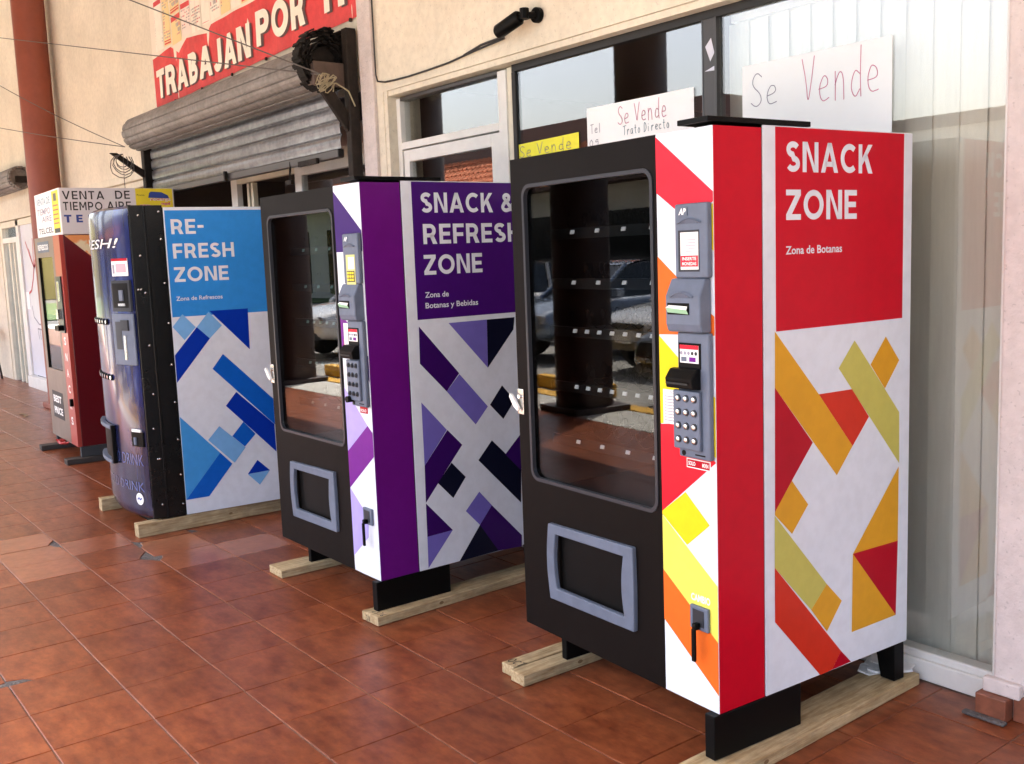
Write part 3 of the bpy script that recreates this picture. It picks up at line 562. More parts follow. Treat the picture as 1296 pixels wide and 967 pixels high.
# left transom window beyond the shutter
lw = MB().box(-11,-7.26,.04,.09,2.30,2.358,M['creamframe']).box(-9.2,-9.12,.04,.09,0,2.30,M['creamframe']).box(-7.32,-7.26,.04,.09,0,2.30,M['creamframe']).build('window_frame', b, .003)
MB().box(-11,-9.2,.06,.066,0,2.30,M['glass']).build('pane', lw); MB().box(-9.12,-7.32,.06,.066,0,2.30,M['glass']).build('pane', lw)
MB().box(-11,-7.26,-.004,.02,2.362,2.43,M['creamframe']).build('trim', b, .004)
# far door and frosted panel
fd = MB()
fd.box(-16,-14.15,.02,.25,0,2.25,M['wall']).box(-14.15,-14.0,.03,.1,0,2.25,M['creamframe']).box(-13.13,-12.98,.03,.1,0,2.25,M['whiteframe']).box(-14.0,-13.13,.03,.1,1.96,2.03,M['whiteframe']).box(-14,-11.9,.03,.1,2.17,2.25,M['creamframe']).box(-13.75,-13.68,.05,.1,0,1.96,M['creamframe']).box(-13.5,-13.44,.05,.1,0,1.96,M['creamframe']).box(-13.30,-13.22,.05,.1,0,1.96,M['whiteframe'])
fo = fd.build('door_frame', b, .004)
MB().box(-14,-13.13,.07,.076,0,2.17,M['glass']).build('pane', fo)
fp = MB().box(-12.98,-11.9,.055,.07,.16,2.17,M['frost']).build('frosted_panel', b)
MB().box(-12.98,-11.9,-.03,.06,.0,.15,M['whiteframe']).build('window_sill', b, .006)
dk = MB(); rr_ = random.Random(5)
fn = lambda u, z: (u, .052, z)
def stroke(mb, pts, th, mt, fn):
    for a, bb in zip(pts, pts[1:]):
        a = Vector(a); bb = Vector(bb); d = bb-a; nn = Vector((-d.y, d.x)).normalized()*th/2
        mb.add([fn(*(a-nn)), fn(*(bb-nn)), fn(*(bb+nn)), fn(*(a+nn))], [(0,1,2,3)], mt)
stroke(dk, [(-12.85,1.25),(-12.65,1.30),(-12.5,1.45),(-12.4,1.60),(-12.3,1.64),(-12.1,1.66)], .03, M['redink'], fn)
for t in ((-12.75,1.95),(-12.6,1.85),(-12.35,1.98),(-12.15,1.90),(-12.0,1.80)): stroke(dk, [(-12.4,1.60),((t[0]-12.4)/2,(t[1]+1.58)/2),t], .022, M['redink'], fn)
stroke(dk, [(-12.7,1.1),(-12.65,.95),(-12.4,.86),(-12.0,.86)], .02, M['pencil'], fn); stroke(dk, [(-12.5,.80),(-12.0,.78)], .02, M['pencil'], fn)
for k in range(5): stroke(dk, [(-12.5+k*.1,.80),(-12.46+k*.1,.66)], .02, M['pencil'], fn)
dk.poly([(-12.98,.0515,1.05),(-12.8,.0515,1.05),(-12.8,.0515,1.28),(-12.98,.0515,1.28)], M['paper'])
dk.build('drawing', fp)
# small red seat cut by the frame at far left
st = thing('stool', 'red seated stool standing by the far shop door at the left edge', 'stool', (-14.62,.72,0))
MB().cyl((0,0,.70),'z',.17,.06,M['redplastic']).build('seat', st, .01)
for sx, sy in ((-1,-1),(1,-1),(-1,1),(1,1)): MB().tube([(sx*.16,sy*.16,0),(sx*.1,sy*.1,.70)],.014,M['rust']).build('leg', st)

# ------------------------------------------------------------------ brown column at the far end, outer arcade columns
def column(name, x, y, r, h, label, group=None, mt_='colbrown'):
    t = thing(name, label, 'column', (x,y,0), 0, group)
    MB().tube([(0,0,.06),(0,0,h)], r, M[mt_], 32).build('shaft', t, smooth=True)
    MB().box(-r*1.15,r*1.15,-r*1.15,r*1.15,0,.06,M[mt_]).build('base', t, .01)
    return t
column('column', -10.35, .74, .17, 6.0, 'round reddish brown column against the cream wall behind the farthest machine')

# ------------------------------------------------------------------ roller shutters
def shutter(x0, x1, z_low, label, curtain=True, cord_x=None):
    t = thing('roller_shutter', label, 'shutter', ((x0+x1)/2, .80, 2.70))
    L_ = (x1-x0)/2; r = .135; n = 13; first = None
    for k in range(n):     # rolled slats
        if first is None:
            q = MB(); da = math.pi/n
            prof = [(-1, r-.006), (-.92, r+.009), (-.3, r+.010), (.4, r+.008), (.80, r+.004), (.86, r-.007), (1, r-.007)]
            P_ = [((rad)*math.cos(u*da), (rad)*math.sin(u*da)) for u, rad in prof]
            for (ya,za),(yb,zb) in zip(P_, P_[1:]): q.add([(-L_+.02,ya,za),(L_-.02,ya,za),(L_-.02,yb,zb),(-L_+.02,yb,zb)], [(0,1,2,3)], M['shutterroll'])
            first = q.build('rolled_slat', t, smooth=False); o = first
        else: o = inst(first, t)
        o.rotation_euler.x = 2*math.pi*k/n + .35
    MB().cyl((-L_+.01,0,0),'x',.11,2*L_-.03,M['rust'] if curtain else M['shutterroll'],20).build('drum', t)
    if curtain:
        first = None; z = z_low + .055; p = .088; k = 0
        while z < 2.62:
            if first is None:
                q = MB(); prof = [(0,0),(-.008,.003),(-.011,.018),(-.0125,.040),(-.011,.060),(-.007,.074),(.001,.078),(.004,.083),(0,.088)]
                for (ya,za),(yb,zb) in zip(prof, prof[1:]): q.add([(-L_+.05,ya,za),(L_-.05,ya,za),(L_-.05,yb,zb),(-L_+.05,yb,zb)], [(0,1,2,3)], M['shutter'])
                first = q.build('slat', t, smooth=True); o = first
            else: o = inst(first, t)
            o.location = (0, .09, z-2.70); z += p; k += 1
        MB().box(-L_+.05, L_-.05, .055, .10, z_low-2.70, z_low+.052-2.70, M['darkframe']).build('bottom_rail', t, .006)
        for xx in (-5.0, -4.2):
            pass
    return t
sh = shutter(-7.22, -3.66, 2.165, 'grey steel roller shutter rolled most of the way up below the red banner')
lb = MB(); lb.box(-.012,.012,.03,.052,-.545,-.47,M['rust']).build('lug', sh, loc=(.0,0,0))
lk = MB().tube([(1.06,.06,-.50),(1.07,.05,-.56),(1.06,.05,-.62)], .007, M['rust']).box(1.03,1.11,.03,.055,-.65,-.62,M['rust']).box(1.22,1.48,.035,.056,-.548,-.515,M['rust']).build('latch', sh)
# guide posts and brackets
gp = thing('shutter_post', 'black iron post with bracket holding the right end of the roller shutter', 'post', (-3.57,.86,0))
MB().box(-.03,.03,.0,.07,0,2.90,M['rust']).build('post', gp, .006)
MB().box(-.03,-.01,-.20,-.001,2.56,2.70,M['brownplate']).box(-.10,-.031,-.20,-.185,2.57,2.69,M['brownplate']).build('bracket_plate', gp, .004)
MB().extr([(-.028,-.19,2.559),(-.028,-.10,2.559),(-.028,-.001,2.42),(-.028,-.001,2.30),(-.028,-.06,2.38)], (.035,0,0), M['rust']).build('brace', gp, .004)
# jagged coil of slat ends
cl = MB(); rj = random.Random(11)
for turn in range(6):
    rad = .178 - turn*.017; n = int(52*rad/.17)
    for k in range(n):
        a = 2*math.pi*k/n + turn*.2; rrr = rad+rj.uniform(-.009,.009); c_, s_ = math.cos(a), math.sin(a); x0 = rj.uniform(-.03,.01)
        u_ = Vector((0,-s_,c_))*rj.uniform(.008,.014); v_ = Vector((0,c_,s_))*.0045; c0 = Vector((x0-.02, rrr*c_, rrr*s_)); ex = Vector((.075+rj.uniform(0,.03),0,0))
        ps = [c0-u_-v_, c0+u_-v_, c0+u_+v_, c0-u_+v_]
        cl.extr([tuple(p) for p in ps], tuple(ex), M['coilblack'])
tag(cl.build('slat_end', sh, loc=(1.76,-.03,.02)), kind='stuff')
rp = MB()
for k in range(9):
    c0 = Vector((-3.47+rj.uniform(-.03,.03), .67+rj.uniform(-.04,.04), 2.57+rj.uniform(-.05,.05))); pts = []
    for q in range(9):
        a = q*.9+k; pts.append(c0+Vector((rj.uniform(-.02,.02), .030*math.cos(a), .030*math.sin(a*1.1))))
    rp.tube(pts, .0035, M['rope'], 5)
rp.tube([(-3.47,.67,2.55),(-3.47,.74,2.56),(-3.47,.82,2.52),(-3.49,.87,2.44)], .0045, M['rope'], 6)
tag(rp.build('rope_knot'), 'tangled straw coloured rope tied on the bracket at the right end of the roller shutter', 'rope')
gl = thing('shutter_post', 'black iron post with a slanting brace at the left end of the roller shutter', 'post', (-7.27,.86,0))
MB().box(-.04,.04,-.02,.07,0,2.62,M['rust']).build('post', gl, .006)
MB().extr([(-.02,-.30,2.54),(-.02,-.24,2.54),(-.02,-.02,2.40),(-.02,-.02,2.33)], (.04,0,0), M['rust']).build('brace', gl, .004)
sh2 = shutter(-17.5, -11.75, 2.0, 'rolled up grey roller shutter above the far shop door at the left edge', curtain=False)
cl2 = MB()
for k in range(22):
    a = 2*math.pi*k/22; cl2.box(-.03,.05+rj.uniform(0,.03), .125*math.cos(a)-.012, .125*math.cos(a)+.012, .125*math.sin(a)-.012, .125*math.sin(a)+.012, M['shutterroll'])
tag(cl2.build('slat_end', sh2, loc=(2.86,0,0)), kind='stuff')
bp_ = thing('shutter_bracket', 'dark iron bracket at the right end of the far roller shutter beside the brown column', 'bracket', (-11.74,.86,2.7))
MB().box(-.01,.01,-.12,.08,-.06,.02,M['rust']).build('plate', bp_, .01)

# ------------------------------------------------------------------ banner
bn = thing('banner', 'red and newsprint vinyl banner with big white letters above the roller shutter', 'banner', (0,.94,0))
nbx, nbz = 24, 10
def bpos(x, z, off=0): return (x, -.004-off+.004*math.sin(x*7+z*3)+.003*math.sin(x*17), z)
q = MB()
for i in range(nbx):
    for j in range(nbz):
        xa, xb = -7.07+3.57*i/nbx, -7.07+3.57*(i+1)/nbx; za, zb = 2.915+1.4*j/nbz, 2.915+1.4*(j+1)/nbz
        k = lambda x: .016*(x+7.07)
        q.add([bpos(xa,za+k(xa)),bpos(xb,za+k(xb)),bpos(xb,zb+k(xb)),bpos(xa,zb+k(xa))], [(0,1,2,3)], M['bannerplain'])
q.build('newsprint_sheet', bn, smooth=True)
q = MB()
lowz = lambda x: 2.906+.0167*(x+7.06)
topz = lambda x: (3.325+(x+6.957)*.08 if x < -6.639 else 3.35-(x+6.639)*.43 if x < -6.452 else 3.269+(x+6.452)*.40 if x < -6.254 else 3.349-(x+6.254)*.097 if x < -5.84 else 3.309+(x+5.84)*.52 if x < -5.75 else 3.356+(x+5.75)*.0)
xs = sorted(set([-7.06+3.53*i/60 for i in range(61)]+[-6.957,-6.639,-6.452,-6.254,-5.84,-5.75]))
for xa, xb in zip(xs, xs[1:]):
    q.add([bpos(xa,lowz(xa),.002),bpos(xb,lowz(xb),.002),bpos(xb,topz(xb),.002),bpos(xa,topz(xa),.002)], [(0,1,2,3)], M['bannerred'])
q.build('red_field', bn, smooth=True)
q = MB(); rb = random.Random(8)
def bq(x0, x1, z0, z1, mt_, off): q.add([bpos(x0,z0,off),bpos(x1,z0,off),bpos(x1,z1,off),bpos(x0,z1,off)], [(0,1,2,3)], M[mt_])
top_at = lambda x: max(topz(x), topz(x+.01))+.012
x = -6.97
while x < -3.7:            # columns of small adverts: tinted ground, red headers, rows of broken print
    wcol = rb.choice((.17,.21,.26,.30)); z = max(top_at(x), top_at(x+wcol), top_at(x+wcol/2))+.01
    tint = rb.choice(('bannertxt','banneryel','bannertxt','bannerpink')); 
    while z < 4.25:
        hh = rb.uniform(.22,.42); bq(x, x+wcol-.02, z, z+hh, {'banneryel':'posteryel','bannerpink':'posterpale'}.get(tint,'bannertxt'), .0025)
        kind = rb.random()
        if kind < .5: bq(x+.004, x+wcol-.024, z+hh-.045, z+hh-.006, 'bannerred', .0032)
        if kind > .6: bq(x+.01, x+wcol-.03, z+.012, z+.026, 'bannerred', .0032); bq(x+.01, x+wcol-.03, z+.034, z+.044, 'bannerred', .0032)
        zz = z+.06
        while zz < z+hh-.06:
            xx = x+.012; big = rb.random() < .15; lh = .03 if big else .011
            while xx < x+wcol-.04:
                ww = rb.uniform(.010,.045); 
                if rb.random() < .82: bq(xx, min(xx+ww, x+wcol-.03), zz, zz+lh, rb.choice(('printgrey','printgrey','printred')), .0032)
                xx += ww+.008
            zz += lh+.011
        z += hh+.012
    x += wcol
q.build('printed_adverts', bn)
for off_, mt_, dx, dz in ((.0075,'bannershadow',.035,-.012),(.0095,'bannertxt',0,0)):
    q = MB()
    for body, x0, x1, z0, ch in (('TRABAJAN',-6.99,-5.03,2.985,.235),('POR',-4.92,-4.16,3.025,.235),('TI',-3.99,-3.66,3.035,.24)):
        block_text(q, body, x0+dx, x1+dx, z0+dz, ch, 0, M[mt_], t=.24, gap=.12, fn=lambda u, z: bpos(u, z+.012*(u+6), off_))
    q.build('lettering', bn)
for k in range(6): MB().cyl((-6.6+k*.6,-.014,lowz(-6.6+k*.6)-.004),'y',.012,.012,M['rust'],8).build('tie', bn)

# ------------------------------------------------------------------ overhead wires
def wirething(label, a, b_, sag, r=.004):
    a = Vector(a); b_ = Vector(b_); n = 24
    pts = [a.lerp(b_, i/n) - Vector((0,0,sag*4*(i/n)*(1-i/n))) for i in range(n+1)]
    o = MB().tube([p-a for p in pts], r, M['wire'], 5).build('wire', smooth=True, loc=a); return tag(o, label, 'wire')
def ext(a, b_, k): a = Vector(a); b_ = Vector(b_); return a.lerp(b_, k)
PB, PA = (-3.47,.66,2.60), (-7.027,.62,2.568)
wirething('highest wire, running left from the shutter bracket across the brown column', PB, ext(PB,(-12.193,.3,4.459),1.0), .0)
wirething('wire slanting steeply up from the shutter bracket in front of the newsprint banner', PB, ext(PB,(-5.034,-.2,3.368),1.5), 0)
wirething('wire rising left from the left end of the roller shutter across the brown column', PA, (-11.774,.2,4.091), .05)
wirething('lowest wire, nearly level, running left from the left end of the roller shutter', PA, (-12.776,.3,3.514), .02)
lo = MB()
for k in range(5):
    c0 = Vector((-7.05+rj.uniform(-.03,.03),.60,2.50)); lo.tube([c0+Vector((rj.uniform(-.02,.02), -.10*math.sin(t*1.0), -.09+.10*math.cos(t)))*(1-.12*k) for t in [i*.55 for i in range(11)]], .004, M['wire'], 5)
lo.tube([(-7.03,.60,2.5),(-7.05,.60,2.3),(-7.04,.60,1.9)], .003, M['wire'], 5)
tag(lo.build('wire_loop'), 'loose loops of thin wire dangling at the left end of the roller shutter', 'wire')

# ------------------------------------------------------------------ wall lamp (spotlight) with its cable
sp = thing('security_camera', 'small black cylindrical camera on a ball bracket high on the cream wall', 'camera', (-1.86,.95,2.635))
MB().cyl((0,-.03,0),'y',.035,.028,M['black']).build('base_plate', sp, .004)
MB().tube([(0,-.03,0),(-.02,-.075,-.005),(-.045,-.085,-.01)],.016,M['black'],10).tube([(-.02,-.075,-.02),(-.02,-.075,.028)],.022,M['black'],10).build('joint', sp)
MB().tube([(-.04,-.085,-.008),(-.05,-.087,-.01),(-.19,-.095,-.045),(-.20,-.096,-.047)],[.026,.034,.034,.028],M['black'],20).build('body', sp, smooth=True)
cb = MB().tube([(-2.04,.86,2.585),(-2.102,.925,2.575),(-2.367,.935,2.563),(-2.6,.937,2.545),(-2.808,.937,2.54),(-3.0,.937,2.538),(-3.136,.937,2.541),(-3.25,.937,2.546),(-3.328,.935,2.562),(-3.345,.935,2.60),(-3.347,.935,2.756),(-3.348,.935,3.017),(-3.35,.935,5)], .0055, M['cable'], 6).tube([(-2.102,.922,2.583),(-2.3,.93,2.580),(-2.45,.93,2.556)], .006, M['cable'], 6).build('cable', smooth=True)
tag(cb, 'black cable sagging along the cream wall from the camera then up beside the pilaster', 'cable')

# ------------------------------------------------------------------ hand written notices behind the glass
def notice(name, label, x0, x1, z0, z1, skew, paper, lines, y=1.0285):
    t = thing(name, label, 'sign', (x0, y, z0)); Wd, H = x1-x0, z1-z0
    MB().add([(0,0,0),(Wd,0,skew),(Wd,0,H+skew),(0,0,H),(0,.001,0),(Wd,.001,skew),(Wd,.001,H+skew),(0,.001,H)], [(0,1,2,3),(5,4,7,6),(3,2,6,7),(1,5,6,2),(0,3,7,4),(0,4,5,1)], paper).build('sheet', t)
    for k, (s, u, z, cw, ch, th, mt_) in enumerate(lines):
        q = MB(); handwrite(q, s, u, z, cw, ch, th, mt_, lambda a, c: (a, -.0012, c+skew*a/Wd), k+3)
        q.build('lettering', t)
    return t
notice('for_sale_notice', 'yellow handwritten notice in the window just left above the red snack machine', -2.165, -1.70, 1.83, 2.08, .01, M['yellowpaper'], [('Se Vende', .015,.182,.056,.058,.0035,M['pencil'])])
notice('for_sale_notice', 'white handwritten notice with a second line, right of the yellow notice', -1.64, -.99, 1.80, 2.187, .0, M['paper'],
       [('Se Vende',.20,.288,.042,.082,.0035,M['pinkink']),('Trato Directo',.235,.242,.0235,.040,.0028,M['greenink']),('Tel',.022,.272,.028,.040,.003,M['pencil']),('09',.012,.215,.038,.036,.003,M['pencil'])])
notice('for_sale_notice', 'large white handwritten notice in front of the pale blinds above the red snack machine', -.74, -.10, 1.80, 2.225, .0, M['paper'],
       [('Se',.035,.262,.075,.13,.0032,M['pencil']),('Vende',.275,.24,.069,.17,.0032,M['pinkink'])])
# ------------------------------------------------------------------ vending machines
def payment_panel(t, style):
    """grey payment panel on the front stripe; x, z in machine coordinates, front is y = 0"""
    G = M['greypl']
    q = MB()
    q.box(-.130,-.004,-.021,-.001,.936,1.30,G).box(-.132,-.003,-.022,-.001,1.454,1.662,G)
    # swelling bill acceptor hood
    prof = [(-.001,1.30),(-.040,1.302),(-.048,1.325),(-.048,1.405),(-.024,1.453),(-.001,1.4535)]
    a = [(-.148,p[0],p[1]) for p in prof]; q.extr(a, (.138,0,0), G)
    pp = q.build('payment_panel', t, .006, seg=3)
    # arched brows
    for x0, x1, z, y in ((-.115,-.025,1.606,-.0225),(-.125,-.035,1.40,-.0485)):
        e = MB(); n = 8
        for i in range(n):
            f = lambda i: (x0+(x1-x0)*i/n, z+.012*math.sin(math.pi*i/n))
            (xa,za),(xb,zb) = f(i), f(i+1); e.add([(xa,y,z),(xb,y,z),(xb,y-.006,zb),(xa,y-.006,za),(xa,y,za+.005),(xb,y,zb+.005)], [(0,1,2,3),(3,2,5,4)], G)
        e.build('brow', pp)
    q = MB(); q.box(-.118,-.078,-.0245,-.0222,1.628,1.652,M['greypl']); add_text(q,'AP',-.112,-.082,1.631,.018,-.0250,M['tag'],'front',.04,.3); q.build('emblem', pp)
    if style == 'red':
        q = MB().box(-.116,-.034,-.0235,-.0215,1.472,1.588,M['greydk']).box(-.106,-.036,-.0245,-.0236,1.478,1.582,M['tag']).box(-.105,-.037,-.0251,-.0246,1.486,1.517,FM['pink_red'])
        for k in range(5): q.box(-.085+.01*(k%2),-.045,-.0249,-.0247,1.528+k*.008,1.530+k*.008,M['pencil'])
        add_text(q,'INSERTE',-.099,-.043,1.504,.009,-.0254,M['tag'],'front',.02); add_text(q,'MONEDAS',-.099,-.043,1.490,.009,-.0254,M['tag'],'front',.02)
        q.build('instruction_card', pp)
    else:
        q = MB().box(-.105,-.030,-.0235,-.0215,1.45,1.575,M['lcd']).box(-.085,-.034,-.0245,-.0236,1.515,1.565,M['tag']).box(-.100,-.036,-.0240,-.0236,1.462,1.508,M['signink'])
        for i in range(3):
            for j in range(3): q.box(-.096+i*.02,-.081+i*.02,-.026,-.0241,1.466+j*.014,1.476+j*.014,M['signyellow'])
        q.build('display', pp, .001)
    MB().box(-.138,-.050,-.0495,-.0482,1.352,1.385,M['black']).build('bill_slot', pp, .001)
    MB().add([(-.136,-.0505,1.358),(-.052,-.0505,1.354),(-.052,-.058,1.366),(-.136,-.058,1.372)],[(0,1,2,3)],M['green']).add([(-.136,-.058,1.372),(-.052,-.058,1.366),(-.056,-.051,1.376),(-.13,-.051,1.379)],[(0,1,2,3)],M['tag']).build('bill_guide', pp)
    q = MB().box(-.122,-.034,-.0235,-.0212,1.197,1.270,M['black']).box(-.115,-.041,-.0245,-.0236,1.213,1.264,M['tag']).box(-.115,-.041,-.0249,-.0246,1.252,1.264,FM['pink_red'])
    for k in range(5): q.cyl((-.109+k*.0145,-.0250,1.241),'y',.0055,.0004,M['signink'] if k > 2 else M['pencil'],10)
    q.box(-.110,-.088,-.0249,-.0246,1.217,1.230,M['greypl']).box(-.078,-.052,-.0249,-.0246,1.217,1.230,FM['plum']); q.build('card_screen', pp)
    q = MB(); q.extr([(-.143,-.0215,1.138),(-.143,-.055,1.142),(-.143,-.060,1.170),(-.143,-.040,1.196),(-.143,-.0215,1.198)], (.108,0,0), M['black']); cr = q.build('card_reader', pp, .003)
    MB().box(-.138,-.050,-.0615,-.058,1.154,1.159,M['gasket']).build('card_slot', cr)
    kp = MB().box(-.138,-.032,-.034,-.0212,.962,1.134,G).build('keypad', pp, .004)
    first = None
    for i in range(3):
        for j in range(4):
            if first is None:
                first = MB().tube([(0,.001,0),(0,-.003,0)],[.0115,.0105],M['greydk'],12).tube([(0,-.002,0),(0,-.007,0),(0,-.009,0)],[.0085,.0075,.004],M['metal'] if style=='red' else M['greydk'],12).build('key', kp, smooth=True); o = first
            else: o = inst(first, kp)
            o.location = (-.115+i*.032, -.034, 1.111-j*.040)
    MB().cyl((-.108,-.0225,.949),'y',.008,.0015,M['black'],14).build('button', pp)
    MB().box(-.062,-.022,-.0222,-.0212,.947,.951,M['black']).build('slot', pp)
    q = MB()
    if style == 'red':
        q.box(-.118,-.022,-.0018,-.0012,.902,.930,M['tag']).box(-.115,-.025,-.0022,-.0019,.905,.927,FM['crimson'])
        add_text(q,'SOLO',-.110,-.082,.910,.012,-.0026,M['tag'],'front',.03); add_text(q,'MXN',-.054,-.030,.910,.012,-.0026,M['tag'],'front',.03); q.build('red_label', t)
        q = MB(); q.box(-.214,-.142,-.0018,-.0012,1.022,1.125,M['tag'])
        for k in range(9): q.box(-.208,-.150-.01*(k%3),-.0022,-.0019,1.031+k*.009,1.0335+k*.009,M['pencil'])
        add_text(q,'USO',-.192,-.165,1.113,.008,-.0024,M['pencil'],'front',.01); q.build('instruction_sticker', t)
    else:
        q.box(-.095,-.03,-.0018,-.0012,.905,.932,FM['crimson']); add_text(q,'SOLO',-.09,-.04,.911,.012,-.0026,M['tag'],'front',.03); q.build('red_label', t)
        q = MB(); q.box(-.205,-.145,-.0018,-.0012,1.145,1.215,FM['pink_red']).box(-.200,-.150,-.0022,-.0019,1.190,1.285,M['tag']); q.build('red_sticker', t)
        MB().box(-.212,-.142,-.0018,-.0012,1.00,1.12,M['tag']).build('instruction_sticker', t)
        MB().cyl((-.12,-.05,.965),'y',.014,.03,M['black'],12).build('knob', pp)
    # change return
    cr_ = MB().box(-.105,-.031,-.012,-.001,.420,.492,G).build('coin_return', t, .003)
    MB().box(-.092,-.046,-.0135,-.0125,.432,.482,M['greydk']).build('opening', cr_)
    MB().box(-.076,-.060,-.034,-.014,.425,.445,M['black']).box(-.075,-.061,-.038,-.028,.330,.430,M['black']).build('lever', cr_, .003)
    return pp

def snack_machine(name, label, loc, rot, style, side_col, top_col, side_gfx, front_gfx, lines, small):
    t = thing(name, label, 'vending machine', loc, rot, 'snack vending machines')
    Wd = .982; ZB, ZT = .18, 1.868; BR = M['brown']; IN = M['inside'] if style == 'red' else M['inside_grey']
    wi = (-.905,-.252,.742,1.768,.035)
    # door: brown front with a rounded window hole and the delivery opening
    d = MB()
    d.ring(rect_match(-Wd,-.2282,.66,ZT,wi), rrect(*wi), BR, 0.0, .03)
    fl = (-.765,-.400,.362,.567,.008)
    d.ring(rect_match(-Wd,-.2282,ZB,.66,fl,), rrect(*fl), BR, 0.0, .03)
    d.box(-Wd,-Wd+.04,.0301,.193,ZB,ZT,BR).box(-Wd+.04,-.003,.0301,.193,ZT-.03,ZT,BR).box(-Wd+.04,-.003,.0301,.193,ZB,ZB+.03,BR)
    d.box(-.24,-.2285,.0301,.193,ZB+.03,ZT-.03,M['inside']).box(-.2284,-.004,.003,.03,ZB,ZT,BR)
    dobj = d.build('door', t)
    MB().box(-.228,-.0005,0,.0025,ZB,ZT,FM['white']).build('front_stripe', t, .002)
    q = MB()
    for k, (c_, pl) in enumerate(front_gfx): q.poly([(-.2278 if x < -.195 else -.0007 if x > -.012 else x, -.0004-.00008*k, z) for x, z in pl], FM[c_])
    q.build('front_graphics', t)
    MB().box(-.0035,.0,.003,.193,ZB,ZT,FM[side_col]).build('door_side', t, .001)
    # window trim and pane
    q = MB(); q.ring(rrect(-.914,-.243,.733,1.777,.042), rrect(-.902,-.255,.745,1.765,.034), M['greydk'], -.004, .012); q.build('window_trim', t, smooth=False)
    MB().box(-.905,-.25,.0125,.0165,.742,1.768,M['mglass']).build('pane', t)
    # delivery bay: grey bowed frame, inner flap
    o_, i_ = [], []
    n = 10
    for k in range(n+1): f = k/n; o_.append((-.806-.014*math.sin(math.pi*f), .321+(.595-.321)*f)); i_.append((-.765-.012*math.sin(math.pi*f), .366+(.562-.366)*f))
    for k in range(n+1): f = 1-k/n; o_.append((-.356+.003*math.sin(math.pi*f), .328+(.606-.328)*f)); i_.append((-.403-.012*math.sin(math.pi*f), .367+(.567-.367)*f))
    q = MB().ring(o_, i_, M['greypl'], -.016, .004); df = q.build('delivery_frame', t, .004)
    MB().box(-.78,-.385,.012,.018,.352,.575,M['black']).build('flap', df)
    # latch on the free edge
    lt = MB().box(-Wd+.002,-Wd+.038,-.006,-.0005,.965,1.058,M['metal']).build('latch', t, .002)
    MB().extr([(-Wd+.020,-.010,.978),(-Wd+.025,-.010,.990),(-Wd-.006,-.016,1.034),(-Wd-.018,-.016,1.040),(-Wd-.022,-.016,1.028),(-Wd-.004,-.012,.994)],(0,-.010,0),M['tag']).cyl((-Wd+.02,-.014,1.03),'y',.007,.01,M['chrome'],12).build('handle', lt, smooth=True)
    # cabinet
    D1 = .897; c = MB()
    c.box(-Wd,-Wd+.02,.198,D1,ZB,1.875,BR).box(-Wd+.02,-.004,.198,D1,1.845,1.875,BR).box(-Wd+.02,-.004,.198,D1,ZB,ZB+.03,BR).box(-Wd+.02,-.004,D1-.02,D1,ZB+.03,1.845,BR)
    c.box(-.232,-.22,.198,D1-.021,ZB+.031,1.844,IN).box(-Wd+.021,-.233,.10,D1-.021,.66,.68,IN).box(-Wd+.021,-.233,.80,.81,.68,1.84,IN)
    c.build('cabinet', t)
    MB().box(-.004,.0015,.198,D1,ZB,1.8755,FM['white']).build('side_panel', t, .001)
    q = MB().box(.0016,.0020,.2485,.852,1.286,1.8725,FM[top_col])
    for k, (c_, pl) in enumerate(side_gfx): q.poly([(.0020+.00008*k, y, z) for y, z in pl], FM[c_])
    q.build('side_graphics', t)
    for s, u0, u1, z0, ch in lines: q = MB(); block_text(q, s, u0, u1, z0, ch, .0024, FM['white']); q.build('lettering', t)
    for s, u0, u1, z0, ch in small: q = MB(); add_text(q, s, u0, u1, z0, ch, .0024, FM['white'], bold=.018); q.build('lettering', t)
    MB().box(-.115,.004,-.022,.40,ZT+.001+.008,ZT+.024,M['black']).build('top_bracket', t, .002)
    # shelves with coils and price tags
    for zi, (z, xs_) in enumerate(((1.607,[-.79+.1357*k for k in range(4)]),(1.433,[-.79+.135*k for k in range(4)]),(1.264,[-.79+.0668*k for k in range(7)]),(1.066,[-.79+.0645*k for k in range(7)]),(.869,[-.79+.1335*k for k in range(4)]))):
        s_ = MB().box(-Wd+.03,-.242,.13,.72,z-.012,z-.004,IN).box(-Wd+.03,-.242,.122,.1295,z-.022,z+.014,M['black']).build('shelf', t)
        tg = None
        for x in xs_:
            if tg is None: tg = MB().box(-.010,.010,-.0035,0,-.0065,.0065,M['tag'] if style == 'red' else M['dimtag']).build('price_tag', s_); o = tg
            else: o = inst(tg, s_)
            o.location = (x, .1215, z); o.rotation_euler.x = R(-20)
        q = MB()
        for k in range(6):
            xc = -.87+k*.115; q.tube([(xc+.032*math.cos(a), .15+.5*a/(2*math.pi*7), z+.035+.032*math.sin(a)) for a in [i*2*math.pi/10 for i in range(70)]], .0018, M['coilwire'], 3)
        q.build('coil', s_)
    payment_panel(t, style)
    if style == 'red':
        q = MB(); add_text(q,'CAMBIO',-.108,-.030,.502,.022,-.0022,M['tag'],'front',.03); q.build('lettering', t)
    # feet
    MB().box(-.037,.0025,-.024,.355,.0435,ZB-.001,M['black']).build('kick_plate', t, .003)
    MB().extr([(-.06,.84,.045),(-.005,.84,.045),(.0,.83,.179),(-.08,.83,.179)], (0,.055,0), M['black']).build('foot', t, .003)
    MB().box(-.89,-.86,.09,.27,.0435,ZB-.001,M['black']).build('foot', t, .003); MB().box(-.90,-.86,.80,.88,.0435,ZB-.001,M['black']).build('foot', t, .003)
    return t
CH, PT = .087, 0
